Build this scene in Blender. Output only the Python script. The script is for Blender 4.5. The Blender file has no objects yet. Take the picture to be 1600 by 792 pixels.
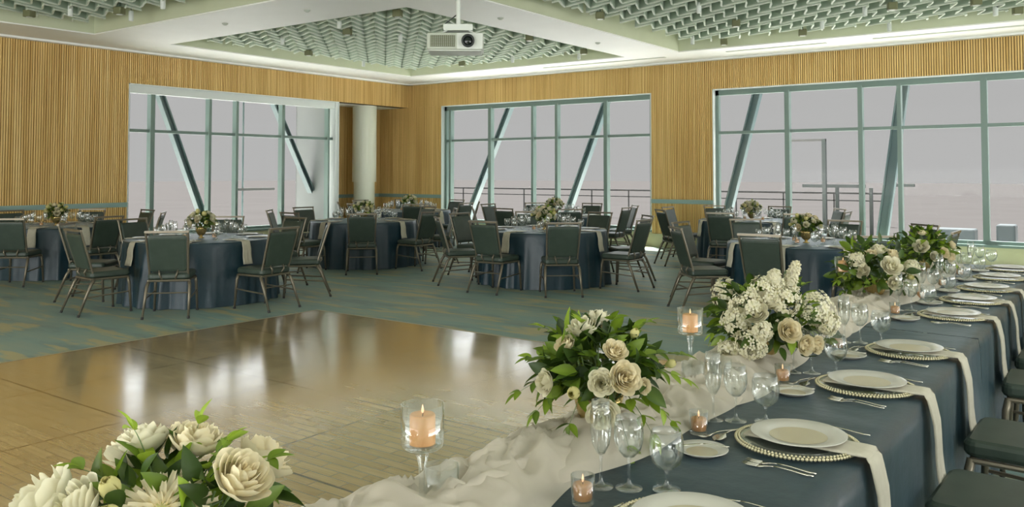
import bpy, math, random
from mathutils import Vector, Matrix, noise
PI = math.pi
SC = bpy.context.scene
COL = SC.collection

# ------------------------------------------------------------------ camera
CAM_YAW, CAM_PITCH, FOCAL = 0.6329, 0.0377, 1316.3
cam_data = bpy.data.cameras.new('camera')
cam = bpy.data.objects.new('camera', cam_data)
COL.objects.link(cam)
cam.location = (0, 0, 1.6)
cam.rotation_euler = (PI / 2 + CAM_PITCH, 0, CAM_YAW)
cam_data.sensor_width = 36
cam_data.lens = 36 * FOCAL / 1600
cam_data.shift_y = -(396 - 220.1) / 1600
cam_data.clip_end = 500
SC.camera = cam

# ------------------------------------------------------------------ world, daylight, fill lamps, exposure
SC.view_settings.view_transform = 'Standard'
SC.view_settings.look = 'None'
SC.view_settings.gamma = 1
SC.view_settings.use_curve_mapping = False
SC.view_settings.exposure = 0.58
world = bpy.data.worlds.new('overcast_sky')
SC.world = world
world.use_nodes = True
wb = world.node_tree.nodes['Background']
wb.inputs[0].default_value = (1.0, 0.995, 0.985, 1)
wb.inputs[1].default_value = 0.308


def sun(name, direction, strength, angle, color):
    d = bpy.data.lights.new(name, 'SUN')
    d.energy = strength
    d.angle = math.radians(angle)
    d.color = color
    o = bpy.data.objects.new(name, d)
    COL.objects.link(o)
    o.rotation_euler = Vector(direction).to_track_quat('-Z', 'Y').to_euler()
    return o


def area(name, loc, direction, sx, sy, power, color):
    d = bpy.data.lights.new(name, 'AREA')
    d.shape = 'RECTANGLE'
    d.size, d.size_y = sx, sy
    d.energy = power
    d.color = color
    o = bpy.data.objects.new(name, d)
    COL.objects.link(o)
    o.location = loc
    o.rotation_euler = Vector(direction).to_track_quat('-Z', 'Y').to_euler()
    return o


sun('daylight_north', (0.15, -1, -0.22), 1.8, 150, (0.93, 0.98, 1.0))
sun('daylight_west', (1, -0.12, -0.22), 1.6, 150, (0.93, 0.98, 1.0))
sun('high_sun', (0.30, -0.34, -1.0), 18.0, 4, (1.0, 0.98, 0.95))
area('fill_south', (-6, -5.8, 2.0), (0, 1, 0.35), 14, 2.8, 280, (1.0, 0.98, 0.93))  # added fill lamp behind the camera, brightens the room
area('fill_east', (6.8, 6, 2.0), (-1, 0, 0.35), 14, 2.8, 280, (1.0, 0.98, 0.93))  # added fill lamp at the unseen right wall
area('ceiling_fill_south', (-6, -5.6, 1.2), (0, 1, 1.0), 14, 1.6, 380, (0.98, 0.99, 0.98))  # added lamp tilted up to brighten the ceiling
area('ceiling_fill_east', (6.6, 6, 1.2), (-1, 0, 1.0), 14, 1.6, 320, (0.98, 0.99, 0.98))  # second added ceiling fill, from the right side

# ------------------------------------------------------------------ materials
def mat(name, color=(0.5, 0.5, 0.5), rough=0.5, metal=0.0, spec=0.5, **kw):
    m = bpy.data.materials.new(name)
    m.use_nodes = True
    b = m.node_tree.nodes['Principled BSDF']
    b.inputs['Base Color'].default_value = (*color, 1)
    b.inputs['Roughness'].default_value = rough
    b.inputs['Metallic'].default_value = metal
    b.inputs['Specular IOR Level'].default_value = spec
    for k, v in kw.items():
        b.inputs[k.replace('_', ' ')].default_value = v
    return m


def nd(m, typ, **kw):
    n = m.node_tree.nodes.new(typ)
    for k, v in kw.items():
        setattr(n, k, v)
    return n


def lk(m, a, b):
    m.node_tree.links.new(a, b)


def bsdf(m):
    return m.node_tree.nodes['Principled BSDF']


def coords(m, scale=(1, 1, 1), out='Object', rot=(0, 0, 0)):
    t = nd(m, 'ShaderNodeTexCoord')
    mp = nd(m, 'ShaderNodeMapping')
    mp.inputs['Scale'].default_value = scale
    mp.inputs['Rotation'].default_value = rot
    lk(m, t.outputs[out], mp.inputs[0])
    return mp.outputs[0]


def noise_tex(m, vec, scale=5, detail=3, rough=0.5):
    n = nd(m, 'ShaderNodeTexNoise')
    n.inputs['Scale'].default_value = scale
    n.inputs['Detail'].default_value = detail
    n.inputs['Roughness'].default_value = rough
    lk(m, vec, n.inputs['Vector'])
    return n.outputs['Fac']


def ramp(m, fac, stops):
    r = nd(m, 'ShaderNodeValToRGB')
    e = r.color_ramp.elements
    e[0].position, e[0].color = stops[0][0], (*stops[0][1], 1)
    e[1].position, e[1].color = stops[-1][0], (*stops[-1][1], 1)
    for p, c in stops[1:-1]:
        x = e.new(p)
        x.color = (*c, 1)
    lk(m, fac, r.inputs[0])
    return r.outputs[0]


def mixc(m, fac, a, b, mode='MIX'):
    n = nd(m, 'ShaderNodeMix', data_type='RGBA', blend_type=mode)
    if isinstance(fac, (int, float)):
        n.inputs[0].default_value = fac
    else:
        lk(m, fac, n.inputs[0])
    for i, v in ((6, a), (7, b)):
        if isinstance(v, tuple):
            n.inputs[i].default_value = (*v, 1)
        else:
            lk(m, v, n.inputs[i])
    return n.outputs[2]


def bump(m, fac, strength=0.3, dist=0.01):
    b = nd(m, 'ShaderNodeBump')
    b.inputs['Strength'].default_value = strength
    b.inputs['Distance'].default_value = dist
    lk(m, fac, b.inputs['Height'])
    lk(m, b.outputs[0], bsdf(m).inputs['Normal'])


def variegated(name, c1, c2, scale=4, rough=0.6, stretch=(1, 1, 1), bmp=0.0, **kw):
    m = mat(name, c1, rough, **kw)
    f = noise_tex(m, coords(m, stretch), scale, 4)
    lk(m, ramp(m, f, [(0.35, c1), (0.65, c2)]), bsdf(m).inputs['Base Color'])
    if bmp:
        bump(m, f, bmp)
    return m


M = {}
# slatted timber: every batten its own tone, along either wall direction
def wood_slat(name, axis):
    m = mat(name, (0.5, 0.3, 0.1), 0.5, spec=0.3)
    st = (25.0, 25.0, 0.02)
    a = noise_tex(m, coords(m, (st[0], st[1], 0.3)), 1.0, 1)
    b = noise_tex(m, coords(m, (3, 3, 0.4)), 1.0, 3)
    c1 = ramp(m, a, [(0.3, (0.56, 0.35, 0.11)), (0.5, (0.72, 0.49, 0.185)), (0.7, (0.82, 0.60, 0.26))])
    c2 = ramp(m, b, [(0.35, (0.88, 0.84, 0.78)), (0.65, (1.0, 1.0, 1.0))])
    lk(m, mixc(m, 1.0, c1, c2, 'MULTIPLY'), bsdf(m).inputs['Base Color'])
    return m


M['slat'] = wood_slat('timber_batten', 0)
M['gap'] = mat('dark_felt_backing', (0.10, 0.062, 0.025), 0.9)
M['white'] = variegated('white_paint', (0.86, 0.87, 0.84), (0.88, 0.89, 0.86), 2, 0.55)
M['coffer'] = variegated('coffer_paint', (0.58, 0.62, 0.44), (0.61, 0.65, 0.47), 2, 0.6)
M['baffle'] = variegated('acoustic_felt', (0.42, 0.51, 0.41), (0.47, 0.56, 0.46), 6, 0.85)
M['lit_edge'] = mat('pale_lit_edge', (0.66, 0.72, 0.62), 0.6)  # paler tone painted for the lit bottom edges of the fins
M['rail'] = mat('teal_grey_rail', (0.22, 0.33, 0.30), 0.4)
M['cream'] = variegated('cream_wall', (0.42, 0.42, 0.25), (0.46, 0.46, 0.28), 1.5, 0.5)
M['frame'] = mat('grey_green_aluminium', (0.16, 0.225, 0.200), 0.4, 0.2)
M['jamb'] = mat('pale_jamb', (0.66, 0.70, 0.68), 0.5)
M['column'] = mat('column_paint', (0.66, 0.68, 0.56), 0.35)
M['brace'] = variegated('teal_steel', (0.075, 0.125, 0.130), (0.12, 0.165, 0.165), 1.2, 0.5)
M['terrace'] = variegated('terrace_paving', (0.052, 0.0495, 0.0485), (0.056, 0.0535, 0.0525), 0.4, 1.0, spec=0.0)
M['awning'] = mat('grey_awning_steel', (0.045, 0.058, 0.056), 0.6)
M['bounce_deck'] = variegated('pale_bounce_deck', (0.84, 0.83, 0.80), (0.88, 0.87, 0.84), 1.0, 0.8)  # very light so that it bounces sunlight indoors
M['pale_steel'] = mat('pale_steel', (0.085, 0.088, 0.085), 0.6)
M['planter'] = mat('planter_concrete', (0.035, 0.048, 0.052), 0.8)
M['facade'] = mat('facade_cladding', (0.22, 0.23, 0.23), 0.8)
M['dark'] = mat('dark_plastic', (0.03, 0.035, 0.035), 0.5)
M['olive'] = mat('olive_lamp', (0.14, 0.15, 0.07), 0.5)
M['proj'] = mat('projector_shell', (0.48, 0.52, 0.45), 0.45)
M['projw'] = mat('projector_white', (0.66, 0.70, 0.66), 0.45)
M['lens'] = mat('lens_glass', (0.01, 0.015, 0.015), 0.08)


def carpet():
    m = mat('teal_carpet', (0.1, 0.15, 0.14), 0.55, spec=0.4)
    v = coords(m, (1.0, 3.0, 1))
    a = noise_tex(m, v, 0.75, 4, 0.6)
    v2 = coords(m, (1.0, 4.6, 1))
    b = noise_tex(m, v2, 1.1, 3, 0.6)
    br = nd(m, 'ShaderNodeTexBrick')
    br.inputs['Color1'].default_value = (0, 0, 0, 1)
    br.inputs['Color2'].default_value = (1, 1, 1, 1)
    br.inputs['Mortar'].default_value = (0.5, 0.5, 0.5, 1)
    br.inputs['Scale'].default_value = 1
    br.inputs['Mortar Size'].default_value = 0
    br.inputs['Brick Width'].default_value = 1.0
    br.inputs['Row Height'].default_value = 0.25
    lk(m, coords(m), br.inputs['Vector'])
    c1 = ramp(m, a, [(0.34, (0.140, 0.215, 0.215)), (0.5, (0.205, 0.315, 0.295)), (0.66, (0.265, 0.335, 0.275))])
    c2 = mixc(m, br.outputs[0], c1, (0.150, 0.170, 0.135), 'MIX')
    mul = nd(m, 'ShaderNodeMath', operation='MULTIPLY')
    lk(m, br.outputs[0], mul.inputs[0])
    mul.inputs[1].default_value = 0.55
    c2 = mixc(m, mul.outputs[0], c1, (0.27, 0.32, 0.26))
    y = ramp(m, b, [(0.53, (0, 0, 0)), (0.62, (1, 1, 1))])
    mu2 = nd(m, 'ShaderNodeMath', operation='MULTIPLY')
    lk(m, y, mu2.inputs[0])
    mu2.inputs[1].default_value = 0.75
    c3 = mixc(m, mu2.outputs[0], c2, (0.46, 0.38, 0.18))
    lk(m, c3, bsdf(m).inputs['Base Color'])
    bump(m, noise_tex(m, coords(m), 260, 2), 0.3, 0.004)
    return m


def dance():
    m = mat('dance_floor_parquet', (0.4, 0.3, 0.15), 0.16, spec=0.75)
    v = coords(m)
    br = nd(m, 'ShaderNodeTexBrick')
    br.offset = 0.5
    br.inputs['Color1'].default_value = (0.43, 0.31, 0.135, 1)
    br.inputs['Color2'].default_value = (0.52, 0.39, 0.185, 1)
    br.inputs['Mortar'].default_value = (0.25, 0.17, 0.065, 1)
    br.inputs['Scale'].default_value = 1
    br.inputs['Mortar Size'].default_value = 0.0025
    br.inputs['Brick Width'].default_value = 0.30
    br.inputs['Row Height'].default_value = 0.075
    lk(m, v, br.inputs['Vector'])
    g = noise_tex(m, coords(m, (2, 26, 1)), 2.0, 4)
    c = mixc(m, 1.0, br.outputs[0], ramp(m, g, [(0.3, (0.84, 0.82, 0.78)), (0.7, (1, 1, 1))]), 'MULTIPLY')
    pan = nd(m, 'ShaderNodeTexBrick')
    pan.offset = 0.0
    pan.inputs['Color1'].default_value = (0.90, 0.89, 0.86, 1)
    pan.inputs['Color2'].default_value = (1, 1, 1, 1)
    pan.inputs['Mortar'].default_value = (0.25, 0.20, 0.14, 1)
    pan.inputs['Scale'].default_value = 1
    pan.inputs['Mortar Size'].default_value = 0.009
    pan.inputs['Brick Width'].default_value = 1.2
    pan.inputs['Row Height'].default_value = 1.2
    lk(m, v, pan.inputs['Vector'])
    c = mixc(m, 1.0, c, pan.outputs[0], 'MULTIPLY')
    lk(m, c, bsdf(m).inputs['Base Color'])
    r = ramp(m, noise_tex(m, coords(m, (1, 1, 1)), 3.0, 4), [(0.3, (0.13,) * 3), (0.7, (0.24,) * 3)])
    lk(m, r, bsdf(m).inputs['Roughness'])
    bump(m, noise_tex(m, coords(m, (1, 1, 1)), 5.0, 2), 0.10, 0.004)
    bsdf(m).inputs['IOR'].default_value = 1.6
    bsdf(m).inputs['Coat Weight'].default_value = 1.0
    bsdf(m).inputs['Coat IOR'].default_value = 1.65
    bsdf(m).inputs['Coat Roughness'].default_value = 0.13
    return m


M['carpet'] = carpet()
M['dance'] = dance()
M['dance_edge'] = mat('dance_floor_edging', (0.42, 0.36, 0.22), 0.35, 0.3)


def satin(name, c, rough=0.42):
    m = mat(name, c, rough, spec=0.55)
    b = bsdf(m)
    b.inputs['Sheen Weight'].default_value = 0.15
    b.inputs['Sheen Roughness'].default_value = 0.4
    b.inputs['Sheen Tint'].default_value = (0.55, 0.75, 0.85, 1)
    f = noise_tex(m, coords(m, (1, 1, 1)), 9, 4)
    f2 = noise_tex(m, coords(m, (2.0, 5, 2.0)), 1.3, 2)
    ad = nd(m, 'ShaderNodeMath', operation='ADD')
    lk(m, f, ad.inputs[0])
    lk(m, f2, ad.inputs[1])
    bump(m, ad.outputs[0], 0.16, 0.03)
    return m


M['cloth'] = satin('navy_satin', (0.005, 0.030, 0.046))
M['cloth_top'] = satin('slate_satin', (0.008, 0.026, 0.036), 0.42)
M['pad'] = variegated('green_vinyl', (0.030, 0.048, 0.036), (0.040, 0.060, 0.046), 8, 0.45, bmp=0.05)
M['bronze'] = mat('bronze_tube', (0.17, 0.15, 0.11), 0.35, 0.55)
M['foot'] = mat('black_rubber', (0.02, 0.02, 0.02), 0.6)
M['napkin'] = variegated('ivory_linen', (0.52, 0.49, 0.39), (0.56, 0.53, 0.43), 30, 0.85, bmp=0.1)
M['china'] = mat('ivory_china', (0.56, 0.55, 0.49), 0.18)
M['well_reflection'] = mat('warm_well_reflection', (0.50, 0.45, 0.32), 0.25)  # warm reflection in the plate centre, put into the colour
M['steel'] = mat('flatware_steel', (0.62, 0.60, 0.52), 0.2, 1.0)
M['wax'] = mat('peach_wax', (0.80, 0.42, 0.17), 0.5, Subsurface_Weight=0.25)
M['wax'].node_tree.nodes['Principled BSDF'].inputs['Subsurface Radius'].default_value = (0.04, 0.02, 0.01)
M['wick'] = mat('wick', (0.02, 0.015, 0.01), 0.8)
M['flame'] = mat('flame', (1, 0.6, 0.3), 0.5)
bsdf(M['flame']).inputs['Emission Color'].default_value = (1, 0.62, 0.36, 1)
bsdf(M['flame']).inputs['Emission Strength'].default_value = 0.7


def glass(name, tint=(0.97, 0.985, 0.98), refl=1.0, rough=0.02, body=0.0, bodyc=(0.5, 0.5, 0.5)):
    m = bpy.data.materials.new(name)
    m.use_nodes = True
    nt = m.node_tree
    nt.nodes.clear()
    out = nd(m, 'ShaderNodeOutputMaterial')
    tr = nd(m, 'ShaderNodeBsdfTransparent')
    tr.inputs[0].default_value = (*tint, 1)
    gl = nd(m, 'ShaderNodeBsdfGlossy')
    gl.inputs['Roughness'].default_value = rough
    gl.inputs[0].default_value = (0.95, 0.97, 0.97, 1)
    fr = nd(m, 'ShaderNodeLayerWeight')
    fr.inputs['Blend'].default_value = 0.5
    pw = nd(m, 'ShaderNodeMath', operation='POWER')
    pw.inputs[1].default_value = 2.2
    lk(m, fr.outputs['Facing'], pw.inputs[0])
    mu = nd(m, 'ShaderNodeMath', operation='MULTIPLY_ADD')
    mu.inputs[1].default_value = 0.85 * refl
    mu.inputs[2].default_value = 0.09 * refl
    lk(m, pw.outputs[0], mu.inputs[0])
    mx = nd(m, 'ShaderNodeMixShader')
    lk(m, mu.outputs[0], mx.inputs[0])
    if body:
        df = nd(m, 'ShaderNodeBsdfDiffuse')
        df.inputs[0].default_value = (*bodyc, 1)
        m0 = nd(m, 'ShaderNodeMixShader')
        m0.inputs[0].default_value = body
        lk(m, tr.outputs[0], m0.inputs[1])
        lk(m, df.outputs[0], m0.inputs[2])
        lk(m, m0.outputs[0], mx.inputs[1])
    else:
        lk(m, tr.outputs[0], mx.inputs[1])
    lk(m, gl.outputs[0], mx.inputs[2])
    lk(m, mx.outputs[0], out.inputs[0])
    return m


M['pane'] = glass('window_glass', (0.995, 0.997, 0.997), 0.02)
M['glass'] = glass('clear_stemware', (0.965, 0.975, 0.97), 0.8)
M['charger'] = glass('charger_glass', (0.88, 0.92, 0.90), 0.8, 0.05, 0.25, (0.5, 0.58, 0.54))
M['bead'] = mat('gilt_glass_bead', (0.62, 0.57, 0.38), 0.2, 0.5)
M['gold'] = mat('gold_mercury_glass', (0.55, 0.42, 0.17), 0.25, 0.75)


def chiffon():
    m = bpy.data.materials.new('ivory_chiffon')
    m.use_nodes = True
    nt = m.node_tree
    nt.nodes.clear()
    out = nd(m, 'ShaderNodeOutputMaterial')
    df = nd(m, 'ShaderNodeBsdfDiffuse')
    df.inputs[0].default_value = (0.74, 0.69, 0.58, 1)
    tl = nd(m, 'ShaderNodeBsdfTranslucent')
    tl.inputs[0].default_value = (0.74, 0.69, 0.58, 1)
    a = nd(m, 'ShaderNodeMixShader')
    a.inputs[0].default_value = 0.40
    lk(m, df.outputs[0], a.inputs[1])
    lk(m, tl.outputs[0], a.inputs[2])
    tr = nd(m, 'ShaderNodeBsdfTransparent')
    b = nd(m, 'ShaderNodeMixShader')
    lw = nd(m, 'ShaderNodeLayerWeight')
    lw.inputs['Blend'].default_value = 0.35
    mr = nd(m, 'ShaderNodeMapRange')
    mr.inputs['To Min'].default_value = 0.22
    mr.inputs['To Max'].default_value = 0.03
    lk(m, lw.outputs['Facing'], mr.inputs['Value'])
    lk(m, mr.outputs[0], b.inputs[0])
    lk(m, a.outputs[0], b.inputs[1])
    lk(m, tr.outputs[0], b.inputs[2])
    lk(m, b.outputs[0], out.inputs[0])
    return m


M['chiffon'] = chiffon()


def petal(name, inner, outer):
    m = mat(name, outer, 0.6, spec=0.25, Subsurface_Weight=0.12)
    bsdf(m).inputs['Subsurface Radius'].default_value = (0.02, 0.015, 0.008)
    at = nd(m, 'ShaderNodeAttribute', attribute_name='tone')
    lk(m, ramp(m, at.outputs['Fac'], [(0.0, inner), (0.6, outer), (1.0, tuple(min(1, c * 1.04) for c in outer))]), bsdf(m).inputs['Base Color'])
    tl = nd(m, 'ShaderNodeBsdfTranslucent')
    tl.inputs[0].default_value = (*outer, 1)
    mx = nd(m, 'ShaderNodeMixShader')
    mx.inputs[0].default_value = 0.35
    lk(m, bsdf(m).outputs[0], mx.inputs[1])
    lk(m, tl.outputs[0], mx.inputs[2])
    lk(m, mx.outputs[0], m.node_tree.nodes['Material Output'].inputs[0])
    return m


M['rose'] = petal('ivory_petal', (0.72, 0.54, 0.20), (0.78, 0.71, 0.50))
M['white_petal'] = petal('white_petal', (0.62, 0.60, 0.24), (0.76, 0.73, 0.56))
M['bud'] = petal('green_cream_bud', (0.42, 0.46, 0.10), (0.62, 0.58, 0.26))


def leafmat(name, stops):
    m = mat(name, (0.1, 0.2, 0.05), 0.4, spec=0.4)
    at = nd(m, 'ShaderNodeAttribute', attribute_name='tone')
    lk(m, ramp(m, at.outputs['Fac'], stops), bsdf(m).inputs['Base Color'])
    tl = nd(m, 'ShaderNodeBsdfTranslucent')
    lk(m, ramp(m, at.outputs['Fac'], [(a, (c[0] * 1.5, c[1] * 1.5, c[2])) for a, c in stops]), tl.inputs[0])
    mx = nd(m, 'ShaderNodeMixShader')
    mx.inputs[0].default_value = 0.35
    out = m.node_tree.nodes['Material Output']
    lk(m, bsdf(m).outputs[0], mx.inputs[1])
    lk(m, tl.outputs[0], mx.inputs[2])
    lk(m, mx.outputs[0], out.inputs[0])
    return m


M['leaf'] = leafmat('fresh_leaf', [(0.0, (0.010, 0.024, 0.006)), (0.45, (0.045, 0.090, 0.012)), (0.75, (0.16, 0.25, 0.022)), (1.0, (0.30, 0.42, 0.05))])
M['stem'] = mat('green_stem', (0.10, 0.16, 0.05), 0.6)

# ------------------------------------------------------------------ mesh helpers
class MB:
    def __init__(self):
        self.v, self.f, self.t = [], [], []

    def add(self, vs, fs, tone=None):
        n = len(self.v)
        self.v += [tuple(p) for p in vs]
        self.f += [tuple(i + n for i in f) for f in fs]
        if tone is None:
            tone = 0.5
        self.t += list(tone) if isinstance(tone, (list, tuple)) else [tone] * len(vs)
        return self

    def box(self, c, s, rz=0.0, mtx=None):
        x, y, z = s[0] / 2, s[1] / 2, s[2] / 2
        R = Matrix.Rotation(rz, 3, 'Z')
        vs = []
        for k in range(8):
            p = Vector((x if k & 1 else -x, y if k & 2 else -y, z if k & 4 else -z))
            p = R @ p + Vector(c)
            vs.append(mtx @ p if mtx else p)
        return self.add(vs, [(0, 2, 3, 1), (4, 5, 7, 6), (0, 1, 5, 4), (2, 6, 7, 3), (0, 4, 6, 2), (1, 3, 7, 5)])

    def span(self, a, b):
        return self.box([(a[i] + b[i]) / 2 for i in range(3)], [abs(b[i] - a[i]) for i in range(3)])

    def rbox(self, c, s, r, n=3):
        """box with rounded vertical corners and softened top and bottom edges"""
        x, y, z = s[0] / 2, s[1] / 2, s[2] / 2
        e = min(r, z) * 0.6
        rings = []
        for zz, ins in ((-z, e), (-z + e * 0.4, e * 0.35), (-z + e, 0), (z - e, 0), (z - e * 0.4, e * 0.35), (z, e)):
            ring = []
            rr = max(r - ins, 0.001)
            for qx, qy, a0 in ((1, 1, 0), (-1, 1, 90), (-1, -1, 180), (1, -1, 270)):
                for k in range(n + 1):
                    a = math.radians(a0 + 90 * k / n)
                    ring.append((c[0] + qx * (x - r) + rr * math.cos(a), c[1] + qy * (y - r) + rr * math.sin(a), c[2] + zz))
            rings.append(ring)
        return self.rings(rings, True, True)

    def rings(self, rings, cap0=False, cap1=False, closed=True, tone=None):
        n = len(rings[0])
        vs = [p for r in rings for p in r]
        fs = []
        for i in range(len(rings) - 1):
            for j in range(n if closed else n - 1):
                k = (j + 1) % n
                fs.append((i * n + j, i * n + k, (i + 1) * n + k, (i + 1) * n + j))
        if cap0:
            fs.append(tuple(reversed(range(n))))
        if cap1:
            fs.append(tuple((len(rings) - 1) * n + j for j in range(n)))
        return self.add(vs, fs, tone)

    def lathe(self, prof, n=20, c=(0, 0, 0), cap0=False, cap1=False):
        return self.rings([[(c[0] + r * math.cos(2 * PI * k / n), c[1] + r * math.sin(2 * PI * k / n), c[2] + z) for k in range(n)] for r, z in prof], cap0, cap1)

    def tube(self, pts, r, n=8, cap=True, rx=None):
        pts = [Vector(p) for p in pts]
        rs = r if isinstance(r, (list, tuple)) else [r] * len(pts)
        rings = []
        prev = None
        for i, p in enumerate(pts):
            d = (pts[min(i + 1, len(pts) - 1)] - pts[max(i - 1, 0)]).normalized()
            if prev is None:
                a = Vector((0, 0, 1)) if abs(d.z) < 0.9 else Vector((1, 0, 0))
                u = d.cross(a).normalized()
            else:
                u = (prev - d * prev.dot(d)).normalized()
            prev = u
            w = d.cross(u)
            rings.append([p + (u * math.cos(2 * PI * k / n) + w * math.sin(2 * PI * k / n)) * rs[i] for k in range(n)])
        return self.rings(rings, cap, cap)

    def grid(self, nu, nv, fn, tone=None):
        vs = [fn(i / (nu - 1), j / (nv - 1)) for i in range(nu) for j in range(nv)]
        fs = [(i * nv + j, (i + 1) * nv + j, (i + 1) * nv + j + 1, i * nv + j + 1) for i in range(nu - 1) for j in range(nv - 1)]
        if callable(tone):
            tone = [tone(i / (nu - 1), j / (nv - 1)) for i in range(nu) for j in range(nv)]
        return self.add(vs, fs, tone)

    def mesh(self, name, m, smooth=False, tone=False):
        me = bpy.data.meshes.new(name)
        me.from_pydata(self.v, [], self.f)
        if m:
            me.materials.append(m)
        if smooth:
            me.polygons.foreach_set('use_smooth', [True] * len(me.polygons))
        if tone:
            at = me.attributes.new('tone', 'FLOAT', 'POINT')
            at.data.foreach_set('value', self.t)
        me.update()
        return me

    def build(self, name, m, parent=None, smooth=False, tone=False, loc=None):
        o = bpy.data.objects.new(name, self.mesh(name, m, smooth, tone))
        COL.objects.link(o)
        if parent:
            o.parent = parent
        if loc is not None:
            o.location = loc
        return o


def tag(o, label=None, cat=None, group=None, kind=None):
    if label:
        o['label'] = label
    if cat:
        o['category'] = cat
    if group:
        o['group'] = group
    if kind:
        o['kind'] = kind
    return o


def empty(name, loc=(0, 0, 0), rz=0.0, parent=None):
    o = bpy.data.objects.new(name, None)
    COL.objects.link(o)
    o.location = loc
    o.rotation_euler = (0, 0, rz)
    o.empty_display_size = 0.1
    if parent:
        o.parent = parent
    return o


def copy_tree(o, parent=None):
    c = o.copy()
    COL.objects.link(c)
    c.parent = parent
    for ch in list(KIDS.get(o.name, ())) or list(o.children):
        copy_tree(ch, c)
    return c


KIDS = {}
USED = set()


def place(proto, loc, rz, label, group, cat=None, scale=None):
    """the first placement moves the thing itself, later ones copy it with its parts"""
    if proto.name in USED:
        o = copy_tree(proto)
    else:
        USED.add(proto.name)
        KIDS[proto.name] = list(proto.children)
        for ch in proto.children:
            KIDS[ch.name] = list(ch.children)
        o = proto
    o.location = loc
    o.rotation_euler = (0, 0, rz)
    if scale:
        o.scale = (scale,) * 3
    o['label'] = label
    o['group'] = group
    if cat:
        o['category'] = cat
    return o


def view_px(x, y, z):
    """frame column and row of a place in the room, only used to leave out what the photo shows nothing of"""
    c, s = math.cos(-CAM_YAW), math.sin(-CAM_YAW)
    X, Y, Z = c * x - s * y, s * x + c * y, z - 1.6
    c, s = math.cos(-CAM_PITCH), math.sin(-CAM_PITCH)
    Y, Z = c * Y - s * Z, s * Y + c * Z
    if Y < 0.2:
        return None
    return 800 + FOCAL * X / Y, 220.1 - FOCAL * Z / Y


def in_frame(x, y, z, m=15):
    p = view_px(x, y, z)
    return p is not None and -m < p[0] < 1600 + m and -m < p[1] < 792 + m


def struct(mb, name, m, parent=None, **kw):
    o = mb.build(name, m, parent, **kw)
    if parent is None:
        o['kind'] = 'structure'
    return o

# ------------------------------------------------------------------ room shell
XL, YB, H = -15.61, 16.58, 3.96
XR, YS = 7.0, -6.0
XREC, YREC = -16.70, 14.10
ZW, ZS, ZR, ZB = 3.335, 0.346, 1.03, 0.286     # window head, sill, rail top, base top
WA = (8.72, 14.10)
W1, W2 = (-14.43, -8.39), (-6.98, -0.95)

struct(MB().span((XREC - 0.3, YS - 0.3, -0.15), (XR + 0.3, YB + 0.3, 0)), 'floor', M['carpet'])
g = struct(MB().span((-160, -160, -0.5), (160, 160, -0.2)), 'ground', M['terrace'])
struct(MB().span((XREC - 6.0, 2, -0.2), (XREC - 0.3, YB + 6, -0.16)).span((XREC - 0.3, YB + 0.3, -0.2), (XR, YB + 6, -0.16)), 'floor_bounce_deck', M['bounce_deck'])  # unseen white strip added to throw sunlight up to the ceiling

# dance floor lying on the carpet
df = empty('dance_floor', (-7.6, 6.55, 0))
tag(df, 'glossy tan parquet dance floor laid on the teal carpet', 'dance floor')
MB().span((-0.0, 0, 0.0), (5.9, -9.6, 0.018)).build('parquet_surface', M['dance'], df)
MB().span((-0.05, 0.05, 0), (5.95, 0, 0.014)).build('edge_trim', M['dance_edge'], df)
MB().span((-0.05, 0, 0), (0, -9.6, 0.014)).build('edge_trim', M['dance_edge'], df)


def slats(mb, bk, axis, a0, a1, z0, z1, plane, sign, pitch=0.0415, w=0.029, d=0.022):
    """battens standing off a felt backing; axis 0 runs along X on a wall facing -Y, axis 1 along Y on a wall facing +X"""
    n = max(1, int(round((a1 - a0) / pitch)))
    p = (a1 - a0) / n
    for k in range(n):
        c = a0 + (k + 0.5) * p
        if axis == 0:
            mb.span((c - w / 2, plane, z0), (c + w / 2, plane + sign * d, z1))
        else:
            mb.span((plane, c - w / 2, z0), (plane + sign * d, c + w / 2, z1))


def timber_wall(name, axis, plane, sign, pieces, thick=0.28):
    """pieces: (a0, a1, z0, z1) regions of battens"""
    b = MB()
    s = MB()
    for a0, a1, z0, z1 in pieces:
        if axis == 0:
            b.span((a0, plane - sign * thick, z0), (a1, plane, z1))
        else:
            b.span((plane - sign * thick, a0, z0), (plane, a1, z1))
        slats(s, b, axis, a0, a1, z0, z1, plane, sign)
    o = struct(b, name, M['gap'])
    s.build('timber_battens', M['slat'], o)
    return o


# left wall: flush timber, fascia over the window and over the recess
timber_wall('wall_left', 1, XL, 1, [(YS, WA[0], ZR, H), (YS, WA[0], ZB, ZR - 0.09), (WA[0], YB - 0.022, ZW, H)])
struct(MB().span((XL - 0.28, YS, 0), (XL + 0.03, WA[0], ZB)), 'baseboard_left', M['cream'])
struct(MB().span((XL - 0.02, YS, ZR - 0.09), (XL + 0.035, WA[0], ZR)), 'trim_1', M['rail'])
struct(MB().span((XL - 0.28, WA[0], 0), (XL + 0.0, YREC, ZS)), 'wall_left_sill', M['cream'])
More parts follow.
